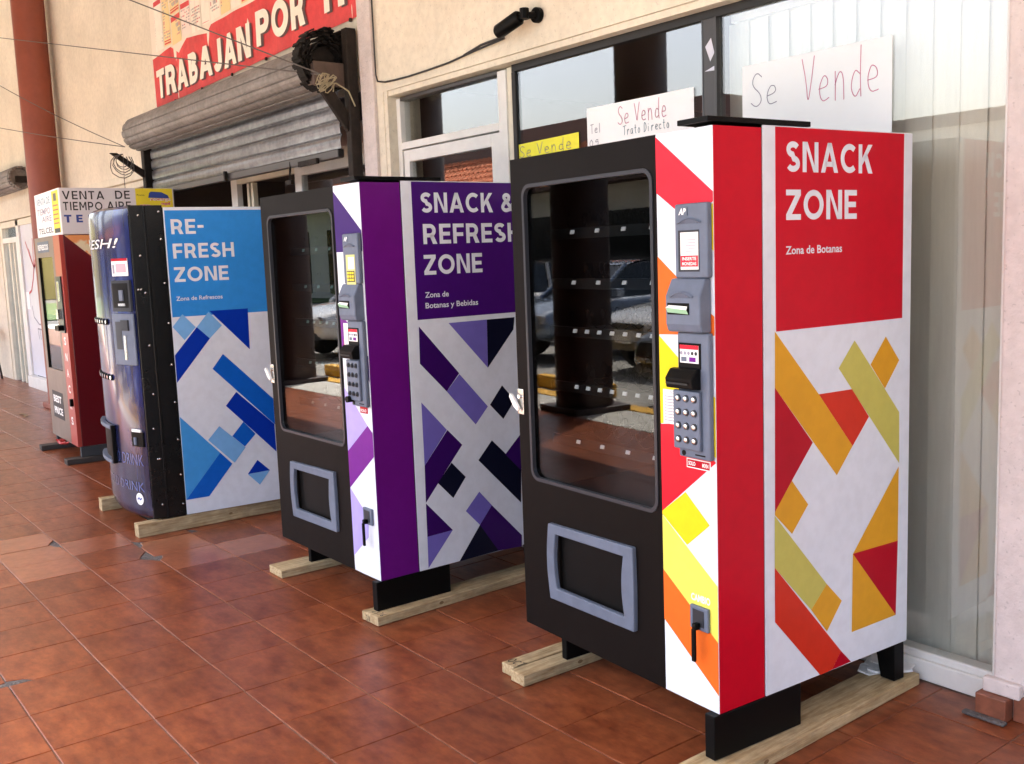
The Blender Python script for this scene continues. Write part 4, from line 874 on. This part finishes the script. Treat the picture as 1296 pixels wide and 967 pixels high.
red = snack_machine('snack_vending_machine', 'red snack machine with SNACK ZONE on its side, nearest of the row', (.003,-.003,0), -.061, 'red', 'red', 'red', RED_SIDE, RED_FRONT,
    [('SNACK',.294,.692,1.746,.0875),('ZONE',.293,.616,1.608,.0875)], [('Zona de Botanas',.291,.546,1.5085,.024)])
pur = snack_machine('snack_vending_machine', 'purple machine with SNACK & REFRESH ZONE on its side, between the red and the blue one', (-1.804,-.085,-.012), -.003, 'purple', 'purple', 'deep', PUR_SIDE, PUR_FRONT,
    [('SNACK &',.292,.795,1.742,.0855),('REFRESH',.297,.826,1.6085,.0855),('ZONE',.294,.603,1.477,.0855)], [('Zona de',.292,.415,1.379,.024),('Botanas y Bebidas',.292,.571,1.333,.024)])

# ---- blue soda machine
def soda_machine():
    t = thing('soda_vending_machine', 'blue fronted drinks machine with RE-FRESH ZONE on its side, curved glossy front', 'vending machine', (-3.93,-.17,0), -.078)
    ZB, ZT, Wd, BS = .084, 1.880, .93, M['blacksteel']
    # cabinet, side panel
    MB().box(-Wd,-.004,.004,.72,ZB,ZT,M['black']).build('cabinet', t, .004)
    MB().box(-.004,.0,.006,.60,ZB,ZT,FM['white']).build('side_panel', t, .001)
    q = MB().box(.0001,.0006,.012,.596,1.252,1.862,FM['blue'])
    for k, (c_, pl) in enumerate(BLU_SIDE): q.poly([(.0007+.00008*k, max(.008,y), z) for y, z in pl], FM[c_])
    q.build('side_graphics', t)
    q = MB()
    for s, u0, u1, z0 in (('RE-',.043,.230,1.7265),('FRESH',.044,.400,1.588),('ZONE',.041,.357,1.453)): block_text(q, s, u0, u1, z0, .085, .0018, FM['white'])
    add_text(q,'Zona de Refrescos',.041,.311,1.345,.024,.0018,FM['white'],bold=.012); q.build('lettering', t)
    # black door flank, seam, rivets
    d = MB().box(-.02,.001,-.098,.002,ZB,ZT+.012,BS).box(-.02,.004,-.185,-.1005,ZB+.005,ZT+.012,BS).build('door_flank', t, .004)
    MB().box(-.004,.0105,-.108,-.0985,ZB,ZT+.01,BS).build('seam_strip', t, .002)
    riv = None
    for y, z in ((-.135,1.835),(-.14,1.61),(-.165,1.42),(-.15,1.42),(-.128,1.40),(-.13,1.10),(-.13,.82),(-.145,.62),(-.135,.44),(-.125,.44),(-.13,.17),(-.02,1.855),(-.018,1.70),(-.016,1.45),(-.012,1.22),(-.014,.98),(-.012,.76),(-.012,.54),(-.012,.33),(-.012,.155)):
        if riv is None: riv = MB().tube([(0,0,0),(.003,0,0),(.005,0,0)],[.0065,.006,.002],M['chrome'],8).build('rivet', t, smooth=True); o = riv
        else: o = inst(riv, t)
        o.location = (.0045 if y < -.1 else .0015, y, z)
    # curved front
    def arc(u): return -.185 - .105*(1-abs(2*((u)/Wd)+1)**2.2)      # u in [-Wd,0]
    n = 28; us = [-Wd+.006+(Wd-.012)*i/n for i in range(n+1)]
    zs = [.075,.085,.11,.16,.4,.8,1.2,1.6,1.84,1.875,1.89]; ins = [.055,.03,.012,0,0,0,0,0,0,.008,.03]
    q = MB(); vs = []
    for z, i_ in zip(zs, ins):
        for u in us: vs.append((u*(1), min(-.15, arc(u)+i_), z))
    m_ = n+1; fs = [(r_*m_+k, r_*m_+k+1, (r_+1)*m_+k+1, (r_+1)*m_+k) for r_ in range(len(zs)-1) for k in range(n)]
    q.add(vs, fs, M['soda']); fr = q.build('front_panel', t, smooth=True)
    q = MB(); k = len(us); 
    q.add([(u, min(-.15,arc(u)+.03), 1.8905) for u in us]+[(us[-1],-.02,1.8905),(us[0],-.02,1.8905)], [list(range(k+2))], M['black'])
    q.add([(u, min(-.15,arc(u)+.055), .0745) for u in us]+[(us[-1],-.02,.0745),(us[0],-.02,.0745)], [list(range(k+2))], M['black'])
    q.box(-Wd,-Wd+.006,-.19,.0,.08,1.88,M['black']); q.build('door_shell', t)
    cf = lambda off: (lambda u, z: (u, arc(u)-off, z))
    q = MB(); add_text(q,'FRESH!',-.79,-.095,1.660,.056,0,M['signink'],bold=.04,shear=.25,fn=cf(.002)); add_text(q,'FRESH!',-.795,-.10,1.662,.052,0,M['tag'],bold=.0,shear=.25,fn=cf(.003)); q.build('lettering', fr)
    q = MB()
    for s, u0, u1, z0, ch in (('ICE COLD DRINK',-.62,-.04,.40,.065),('COLD DRINK',-.60,-.05,.245,.055)):
        add_text(q, s, u0, u1, z0, ch, 0, M['faintblue'], bold=-.005, fn=cf(.0025))
    q.build('lettering', fr)
    def curved_box(mb, u0, u1, z0, z1, off0, off1, mt_, n=8):
        P_ = [u0+(u1-u0)*i/n for i in range(n+1)]
        vs = [(u, arc(u)-off0, z) for z in (z0,z1) for u in P_]+[(u, arc(u)-off1, z) for z in (z0,z1) for u in P_]
        k = n+1; fs = [(i,i+1,k+i+1,k+i) for i in range(n)]+[(2*k+i,3*k+i,3*k+i+1,2*k+i+1) for i in range(n)]
        fs += [(i,2*k+i,2*k+i+1,i+1) for i in range(n)]+[(k+i,k+i+1,3*k+i+1,3*k+i) for i in range(n)]+[(0,k,3*k,2*k),(n,2*k+n,3*k+n,k+n)]
        mb.add(vs, fs, mt_)
    q = MB(); curved_box(q,-.185,-.035,1.50,1.60,.002,.004,M['tag']); curved_box(q,-.185,-.035,1.585,1.60,.0045,.005,FM['crimson'])
    add_text(q,'1',-.175,-.155,1.515,.05,0,M['pencil'],bold=.03,fn=cf(.0055)); curved_box(q,-.14,-.05,1.52,1.57,.0045,.005,M['signpink']); q.build('price_sticker', fr)
    q = MB(); curved_box(q,-.19,-.02,1.30,1.475,.002,.014,M['greydk']); curved_box(q,-.175,-.035,1.32,1.46,.0145,.016,M['black']); bz = q.build('bill_validator', t)
    q = MB(); curved_box(q,-.10,-.07,1.36,1.42,.0165,.024,M['greypl']); curved_box(q,-.12,-.06,1.33,1.345,.0165,.02,M['metal']); q.build('coin_slot', bz)
    q = MB(); curved_box(q,-.215,-.015,.99,1.285,.002,.012,M['greypl']); bk = q.build('coin_panel', t, .003)
    q = MB(); curved_box(q,-.11,-.05,1.19,1.25,.0125,.022,M['greydk']); curved_box(q,-.18,-.12,1.08,1.24,.0125,.014,M['greydk']); curved_box(q,-.10,-.08,1.02,1.16,.0125,.018,M['metal']); q.build('coin_mechanism', bk)
    # selection buttons in two rows
    bt = None
    for z in (1.235,.905):
        for k in range(8):
            u = -.74+.060*k
            if bt is None: bt = MB().tube([(0,0,0),(0,-.006,0),(0,-.009,0)],[.019,.018,.012],M['black'],14).tube([(0,-.007,0),(0,-.011,0)],.011,M['chrome'],10).build('selection_button', t, smooth=True); o = bt
            else: o = inst(bt, t)
            o.location = (u, arc(u)-.001, z); o.rotation_euler.z = math.atan2(arc(u+.01)-arc(u-.01), .02)
    # can delivery bay
    q = MB(); curved_box(q,-.80,-.36,.40,.60,.002,.006,M['black'],12); by = q.build('delivery_bay', t)
    q = MB(); curved_box(q,-.81,-.35,.592,.615,.002,.03,M['greypl'],12); curved_box(q,-.81,-.35,.385,.408,.002,.035,M['greypl'],12); curved_box(q,-.375,-.335,.385,.615,.003,.028,M['black'],3); q.build('bay_frame', by, .004)
    q = MB(); curved_box(q,-.12,-.02,.515,.60,.002,.010,M['black']); curved_box(q,-.11,-.035,.60,.617,.0025,.012,M['tag']); curved_box(q,-.085,-.07,.525,.57,.0105,.02,M['greypl']); q.build('coin_return', t, .002)
    u = -.10; q = MB(); cc_ = [(u+.034*math.cos(a), .20+.036*math.sin(a)) for a in [R(20*k) for k in range(18)]]
    q.poly([(a, arc(a)-.0035, z) for a, z in cc_], M['tag']); stroke(q, [(u-.02,.195),(u-.005,.208),(u+.005,.195),(u+.02,.207)], .008, M['signblue'], cf(.0045)); q.build('round_logo', fr)
    q = MB(); q.tube([(-.35,-.22,.078),(-.2,-.18,.062),(-.06,-.14,.05)], .012, M['black'], 6).box(-.12,0,-.14,.0,.083-.02,.083,M['black']); q.build('base_rail', t)
    return t
soda = soda_machine()

# ---- far dark red machine with the prepaid airtime sign on top
def far_machine():
    t = thing('snack_vending_machine', 'old dark red machine with a taupe glass door at the far end of the row', 'vending machine', (-6.60,-.06,0), -.035, 'snack vending machines')
    Wd, ZB, ZT = .945, .13, 1.825
    MB().box(-Wd,-.0,.012,.86,ZB,ZT,M['darkred']).build('cabinet', t, .004)
    wi = (-.86,-.30,.72,1.66,.02)
    q = MB().ring(rect_match(-Wd,-.225,.60,ZT,wi), rrect(*wi), M['taupe'], -.02, .011).box(-Wd,-.225,-.02,.011,ZB,.60,M['taupe']); dd = q.build('door', t)
    MB().box(-.86,-.30,.0112,.0115,1.18,1.66,M['far_reflection']).box(-.86,-.30,.0112,.0115,.72,1.179,M['inside']).build('reflection_backing', t)  # yellow upper part paints the bright reflection in the pane; dark part is interior
    MB().box(-.87,-.29,-.010,-.006,.71,1.67,M['mglass']).build('pane', t)
    MB().box(-.8575,-.8375,-.021,-.0105,.72,1.66,M['black']).build('window_trim', t)
    MB().box(-.2245,0,-.02,.0115,ZB,ZT,M['orangered']).build('front_stripe', t, .002)
    q = MB()
    for k, ch in enumerate('SNACKS'): add_text(q, ch, -.15,-.08,.95-k*.13,.065,-.0215,M['tag'],'front',.03)
    q.build('lettering', t)
    MB().box(-.20,-.04,-.032,-.0205,1.05,1.50,M['greydk']).box(-.17,-.09,-.036,-.0325,1.30,1.46,M['metal']).box(-.19,-.05,-.075,-.0325,1.07,1.11,M['black']).box(-.17,-.10,-.06,-.0325,1.16,1.24,M['metal']).build('coin_panel', t, .004)
    q = MB(); q.box(-.84,-.40,-.0215,-.0205,1.70,1.79,M['greypl']); add_text(q,'REFRESCOS',-.82,-.42,1.72,.045,-.0222,M['tag'],'front',.03); q.build('header_plate', t)
    q = MB(); q.box(-.80,-.40,-.0218,-.0205,.30,.53,M['signink']); add_text(q,'BEST',-.76,-.46,.435,.06,-.0225,M['tag'],'front',.04); add_text(q,'PRICE',-.76,-.44,.335,.06,-.0225,M['tag'],'front',.04); q.build('black_sticker', t)
    MB().box(-.055,-.02,-.045,-.0205,.46,.52,M['black']).build('coin_return', t, .003)
    q = MB().poly([(.001,.02,1.82),(.001,.60,1.82),(.001,.60,1.30)], M['posterorange']); add_text(q,'Recarga',.20,.50,1.73,.05,.0016,M['tag'],bold=.01); q.cyl((.0005,.47,1.60),'x',.055,.001,M['signpink'],20).cyl((.0005,.40,1.64),'x',.035,.0015,M['signblue'],16); q.build('side_poster', t)
    MB().box(-.04,.0,.0,.80,.045,ZB-.001,M['basegrey']).box(-.93,-.89,.0,.80,.045,ZB-.001,M['basegrey']).build('kick_plate', t, .003)
    q = MB(); 
    for k in range(3): q.tube([(-.55+.03*math.sin(a+k)+a*.03, -.05+.03*math.cos(a*1.7+k), .125+.01*math.sin(a*2)) for a in [i*.6 for i in range(12)]], .006, M['redplastic'], 5)
    q.build('hanging_cord', t)
    return t
far = far_machine()
sg = thing('airtime_sign', 'white box sign for prepaid airtime with a yellow advert, standing on the far machine', 'sign', (-6.60,-.06,1.826), -.035)
MB().box(-.93,.012,.012,.90,.0,.362,M['signwhite']).build('box', sg, .004)
MB().box(-.93,.012,.008,.0118,.0,.362,M['signfront']).build('front_face', sg)
q = MB(); I_ = M['signink']
for s, u0, u1, z0, ch in (('VENTA',.03,.345,.272,.065),('DE',.43,.545,.276,.065),('TIEMPO',.03,.325,.187,.065),('AIRE',.36,.548,.190,.065)): block_text(q, s, u0, u1, z0, ch, .0126, I_, t=.17, gap=.2)
for s, u0, u1 in (('T',.03,.085),('E',.12,.168),('L',.21,.255),('C',.29,.345),('E',.38,.428),('L',.47,.515)): block_text(q, s, u0, u1, .092, .06, .0126, M['signblue'], t=.24)
q.build('lettering', sg)
q = MB().box(.012,.0135,.59,.888,.19,.36,M['signyellow']); q.poly([(.0138,y,z) for y,z in ((.69,.285),(.70,.325),(.715,.335),(.80,.33),(.85,.305),(.86,.28))], M['signblue'])
add_text(q,'recarga',.705,.872,.262,.026,.0142,M['signred'],bold=.09); add_text(q,'recarga',.705,.872,.262,.026,.0146,M['signwhite'],bold=.015)
add_text(q,'aquí',.79,.87,.228,.022,.0142,M['signred'],bold=.08); add_text(q,'aquí',.79,.87,.228,.022,.0146,M['signpink'],bold=.01)
add_text(q,'tarjetas',.62,.70,.218,.018,.0142,M['signred'],bold=.08); add_text(q,'tarjetas',.62,.70,.218,.018,.0146,M['signwhite'],bold=.01); add_text(q,'Promo',.60,.66,.30,.014,.0142,I_,bold=.0)
q.build('yellow_advert', sg)
q = MB()
for s, u0, u1, z0, ch, mt_ in (('VENTA DE',-.86,-.34,.265,.055,M['greenink']),('TIEMPO',-.86,-.36,.185,.05,M['pencil']),('AIRE',-.70,-.32,.125,.045,M['pencil']),('TELCEL',-.87,-.30,.03,.045,I_)): add_text(q, s, u0, u1, z0, ch, .0072, mt_, 'front', .01)
q.build('lettering', sg)
q = MB().box(-.26,-.03,.0068,.0075,.02,.35,M['signyellow']).box(-.24,-.05,.0062,.0067,.02,.055,M['signink']).box(-.20,-.10,.0062,.0067,.27,.33,M['greydk'])
for k in range(5): q.box(-.24,-.06,.0062,.0067,.09+k*.035,.10+k*.035,M['orangered'])
q.build('yellow_strip', sg)

# ------------------------------------------------------------------ planks
def plank(label, cx, cy, rotz, w_, L_, h_, writing=None, wx=0, wy=0, ws=.05, name='wood_plank', mt_=None, end=None, grp='planks under the machines'):
    t = thing(name, label, 'plank', (cx,cy,0), rotz, grp)
    mb = MB().box(-w_/2, w_/2, 0, L_, .001, h_, mt_ or M['wood']); mb.build('board', t, .003)
    if writing:
        q = MB(); handwrite(q, writing, wx, wy, ws, ws*1.3, .004, M['signink'], lambda a, c_: (a, c_, h_+.0008), 9); q.build('lettering', t)
    if end:
        q = MB(); handwrite(q, end, -.03, .006, .018, .024, .003, M['signink'], lambda a, c_: (a, -.0008, c_), 4); q.build('lettering', t)
    if name == 'wood_plank':
        q = MB(); rk = random.Random(int(cx*100)); 
        for k in range(1):
            yy = rk.uniform(.2, L_-.1); zz = h_*.55; q.poly([(w_/2+.0006, yy+.012*math.cos(a), zz+.007*math.sin(a)) for a in [R(30*i) for i in range(12)]], M['knot'])
        q.build('knot', t)
    return t
def mpos(mloc, rot, x, y): c_, s_ = math.cos(rot), math.sin(rot); return (mloc[0]+x*c_-y*s_, mloc[1]+x*s_+y*c_)
p = mpos((.003,-.003), -.061, .020, -.20); plank('long pine plank under the nearest corner of the red machine, scribbled 60GC', *p, .015, .145, 1.17, .041, '60GC', -.066, .05, .034)
p = mpos((.003,-.003), -.061, -.972, -.10); plank('pine plank under the left foot of the red machine, outer one with a scribbled date', *p, -.005, .072, 1.10, .041, 'OCT.26', -.030, .02, .028)
p = mpos((.003,-.003), -.061, -.888, -.115); plank('pine plank under the left foot of the red machine, inner one without writing', *p, -.015, .080, 1.10, .042)
p = mpos((-1.804,-.085), -.003, .003, -.065); plank('long pine plank under the right side of the purple machine', *p, .035, .128, 1.2, .040, '2376', -.02, .02, .022, end='385')
p = mpos((-1.804,-.085), -.003, -.905, -.085); plank('short pine plank under the left foot of the purple machine', *p, -.01, .145, 1.0, .040)
p = mpos((-3.93,-.17), -.078, -.005, -.285); plank('pine beam lying along the right side of the blue machine', *p, .0, .072, 1.25, .080, end=None)
p = mpos((-3.93,-.17), -.078, -.845, -.318); plank('pine beam sticking out under the left corner of the blue machine', *p, -.06, .078, 1.2, .080)
p = mpos((-6.60,-.06), -.035, -.02, -.12); plank('dark plank under the right side of the far dark red machine', *p, -.05, .12, 1.1, .044, name='dark_plank', mt_=M['oldwood'])
p = mpos((-6.60,-.06), -.035, -.90, -.14); plank('dark plank sticking out under the left side of the far dark red machine', *p, -.05, .12, 1.1, .044, name='dark_plank', mt_=M['oldwood'])
fm = MB(); rf = random.Random(2)
for k in range(7):
    x, y = -.05+rf.uniform(-.03,.05), .90+rf.uniform(-.04,.06); vs = [(x+.05*math.cos(R(60*i))*rf.uniform(.7,1.2), y+.06*math.sin(R(60*i))*rf.uniform(.7,1.2), .043+.002*k) for i in range(6)]
    fm.extr(vs, (rf.uniform(-.005,.005),0,.006), M['foam'])
fm.tube([(-.04,.96,.045),(-.01,.955,.04),(-.005,.94,.012),(-.03,.90,.006)],.012,M['foam'],6)
tag(fm.build('foam_sheet', None), 'crumpled white foam packing under the rear foot of the red machine', 'packing foam')

# ------------------------------------------------------------------ canopy, outer columns and the street behind the camera
cn = MB().box(-30, 16, -3.85, 1.0, 5.6, 5.8, M['concrete']).build('canopy_ceiling'); tag(cn, 'pale concrete canopy ceiling over the walkway', kind='structure')
fa = MB().box(-30, 16, -4.05, -3.85, 3.85, 5.9, M['wall']).build('canopy_fascia'); tag(fa, 'cream fascia beam along the outer edge of the canopy', kind='structure')
for k, x in enumerate((1.8+3,-5.92,-10.2,-14.2,-18.2)):
    column('arcade_column', x, -3.62, .28, 5.6, ('brown arcade column at the outer walkway edge opposite the ' + ('pink wall end','far dark red machine','far transom window','far door','end of the walkway')[k]), 'columns along the outer edge of the walkway', 'arcade')
kb = MB().box(-30,6,-4.1,-3.9,-.15,.012,M['yellowpaint']).build('kerb'); tag(kb, 'yellow painted kerb along the walkway edge', kind='structure')
gd = MB().add([(-250,-250,-.152),(250,-250,-.152),(250,250,-.152),(-250,250,-.152)],[(0,1,2,3)],M['asphalt']).build('ground'); tag(gd, 'asphalt ground', kind='structure')
pl_ = MB().box(-30,8,-13,-4.1,-.151,-.14,M['lot']).build('parking_lot'); tag(pl_, 'pale concrete parking area', kind='structure')
def car(x, y, rot, paint, label, tall=1.5):
    t = thing('parked_car', label, 'car', (x,y,-.14), rot, 'cars parked nose in towards the walkway')   # nose points to +y
    L2, Wc = 2.2, .88
    def section(y_, hw, z0, z1, r=.12): return [(-hw,y_,z0),(hw,y_,z0),(hw+.02,y_,(z0+z1)/2),(hw-.04,y_,z1-r*.4),(hw-r,y_,z1),(-hw+r,y_,z1),(-hw+.04,y_,z1-r*.4),(-hw-.02,y_,(z0+z1)/2)]
    secs = [section(-L2,.70,.45,.85),section(-L2+.12,.82,.30,1.0),section(-1.2,Wc,.26,1.03),section(0,Wc,.26,1.0),section(1.0,Wc,.26,.98),section(1.6,.84,.28,.92),section(L2-.1,.78,.32,.80),section(L2,.66,.42,.70)]
    q = MB(); q.add([v for s_ in secs for v in s_], [(i*8+j, i*8+(j+1)%8, (i+1)*8+(j+1)%8, (i+1)*8+j) for i in range(len(secs)-1) for j in range(8)]+[list(range(8))[::-1],[56+j for j in range(8)]], paint)
    bd = q.build('body', t, smooth=True); md = bd.modifiers.new('subsurf','SUBSURF'); md.levels = md.render_levels = 2
    h = tall; gl_ = [(-1.75,.95,.74),(-1.35,h-.06,.62),(-.9,h,.60),(.1,h,.60),(.45,h-.07,.62),(1.15,.93,.74)]
    q = MB(); n = len(gl_); vs = [(-w2,y_,z) for y_,z,w2 in gl_]+[(w2,y_,z) for y_,z,w2 in gl_]; bs = [(-.76,-1.0,.93),(.76,-1.0,.93)]
    q.add(vs, [(i,i+1,n+i+1,n+i) for i in range(n-1)]+[list(range(n))[::-1],[n+i for i in range(n)]], M['carglass']); q.build('windows', t, .03)
    q = MB(); q.add([(-.61,-1.3,h-.03),(.61,-1.3,h-.03),(.60,-.9,h+.02),(-.60,-.9,h+.02),(.60,.1,h+.02),(-.60,.1,h+.02),(.62,.42,h-.05),(-.62,.42,h-.05)],[(0,1,2,3),(3,2,4,5),(5,4,6,7)],paint)
    for sx in (-1,1):
        q.tube([(sx*.76,1.17,.94),(sx*.635,.45,h-.04)],.035,paint,6).tube([(sx*.76,-1.77,.94),(sx*.635,-1.33,h-.04)],.045,paint,6).tube([(sx*.75,-.35,.97),(sx*.615,-.35,h)],.035,paint,6)
    q.build('roof', t, smooth=True)
    wh = None
    for sx in (-1,1):
        for yy in (-1.35,1.35):
            o = MB().cyl((sx*.76-.1,yy,.33),'x',.33,.2,M['rubber'],24).build('wheel', t, .03); MB().cyl((sx*.76-.11+(.22 if sx>0 else -.01),yy,.33),'x',.2,.01,M['metal'],16).build('rim', o)
    for sx in (-1,1):
        MB().box(sx*.60-.14,sx*.60+.14,2.02,2.12,.62,.76,M['lamp']).build('headlight', t, .03)
        MB().box(sx*.92-.08,sx*.92+.08,.75,.9,.98,1.1,paint).build('mirror', t, .02)
    MB().box(-.42,.42,2.1,2.19,.58,.72,M['plate']).box(-.6,.6,2.08,2.2,.36,.48,M['plate']).build('grille', t, .01)
    MB().box(-.18,.18,2.2,2.22,.46,.56,M['paper']).build('number_plate', t)
    return t
car(-5.7,-6.75,0,M['cardark'],'dark car parked opposite the purple machine',1.75)
car(-8.5,-8.3,.03,M['carwhite'],'white car parked between the dark car and the blue one')
car(-11.3,-8.2,0,M['carblue'],'silver blue car parked opposite the far machine')
car(-14.2,-7.8,0,M['carwhite'],'white car parked farthest along the row, opposite the far door')
car(-1.6,-7.6,0,M['carblue'],'silver blue car parked opposite the red machine')
for k in (0,1,2,4,5):
    x = -15.4+3.0*k; tag(MB().box(-.75,.75,-.08,.08,-.139,.02,M['yellowpaint']).build('wheel_stop', None, .02, loc=(x+1.5,-4.85,0)), 'yellow wheel stop in front of parking bay %s' % ['of the farthest white car','of the far silver blue car','of the middle white car','of the dark car','of the near silver blue car','that is empty'][k], 'wheel stop', 'yellow wheel stops')
yb = thing('opposite_building', 'plain yellow walled building far beyond the left end of the walkway', 'building', (-66,-16,-.15))
MB().box(-8,0,-16,15,0,7,M['yellowwall']).build('wall', yb)
MB().box(-8.2,.2,-16.2,15.2,7.001,7.4,M['parapet']).build('coping', yb)
for k in range(3): MB().box(.0,.05,-14+k*10,-11+k*10,3.6,5.2,M['carglass']).build('window', yb)
ln = MB().box(-56,-36,-30,0,-.15,-.11,M['grass']).build('lawn'); tag(ln, 'strip of lawn beyond the left end of the parking area', kind='structure')
ob = thing('opposite_building', 'low shop building across the lot with a clay tiled roof edge', 'building', (-14,-19,0))
MB().box(-62,-5,-6,0,-.15,4.3,M['wall']).box(-62,-5,-5.5,-.9,4.3,6.15,M['parapet']).build('wall', ob)
q = MB().add([(-62,1.0,3.9),(-5,1.0,3.9),(-5,-.9,5.3),(-62,-.9,5.3)],[(0,1,2,3)],M['rooftile']).box(-62,-5,.0,1.0,3.8,3.89,M['parapet']); rfo = q.build('roof', ob)
q = MB()
for i in range(189):
    x = -62+.3*i
    for r_ in range(6):
        f0, f1 = r_/6, (r_+1)/6; y0_, z0_ = 1.05-1.95*f0, 3.92+1.4*f0; y1_, z1_ = 1.05-1.95*f1, 3.92+1.4*f1
        pr = [(-.11,0),(-.06,.06),(0,.08),(.06,.06),(.11,0)]
        vs = [(x+a+.15,y0_,z0_+.03+b_) for a,b_ in pr]+[(x+a*.85+.15,y1_,z1_+b_*.85) for a,b_ in pr]
        q.add(vs,[(k,k+1,6+k,5+k) for k in range(4)],M['rooftile'])
tag(q.build('roof_tile', ob), kind='stuff')
for k in range(9):
    wd = MB().box(-61+k*6,-56.8+k*6,-.02,.03,.1,2.9,M['carglass']).build('window', ob)
ol = thing('opposite_building', 'lower cream building with a brown coping across the lot, right of the tiled one', 'building', (8,-19,0))
MB().box(-26.8,20,-6,0,-.15,4.15,M['wall']).build('wall', ol)
MB().box(-26.8,20,-6.1,.08,4.151,4.45,M['parapet']).build('coping', ol)
for k in range(5): MB().box(-17+k*7,-12.8+k*7,-.02,.03,.1,2.6,M['carglass']).build('window', ol)
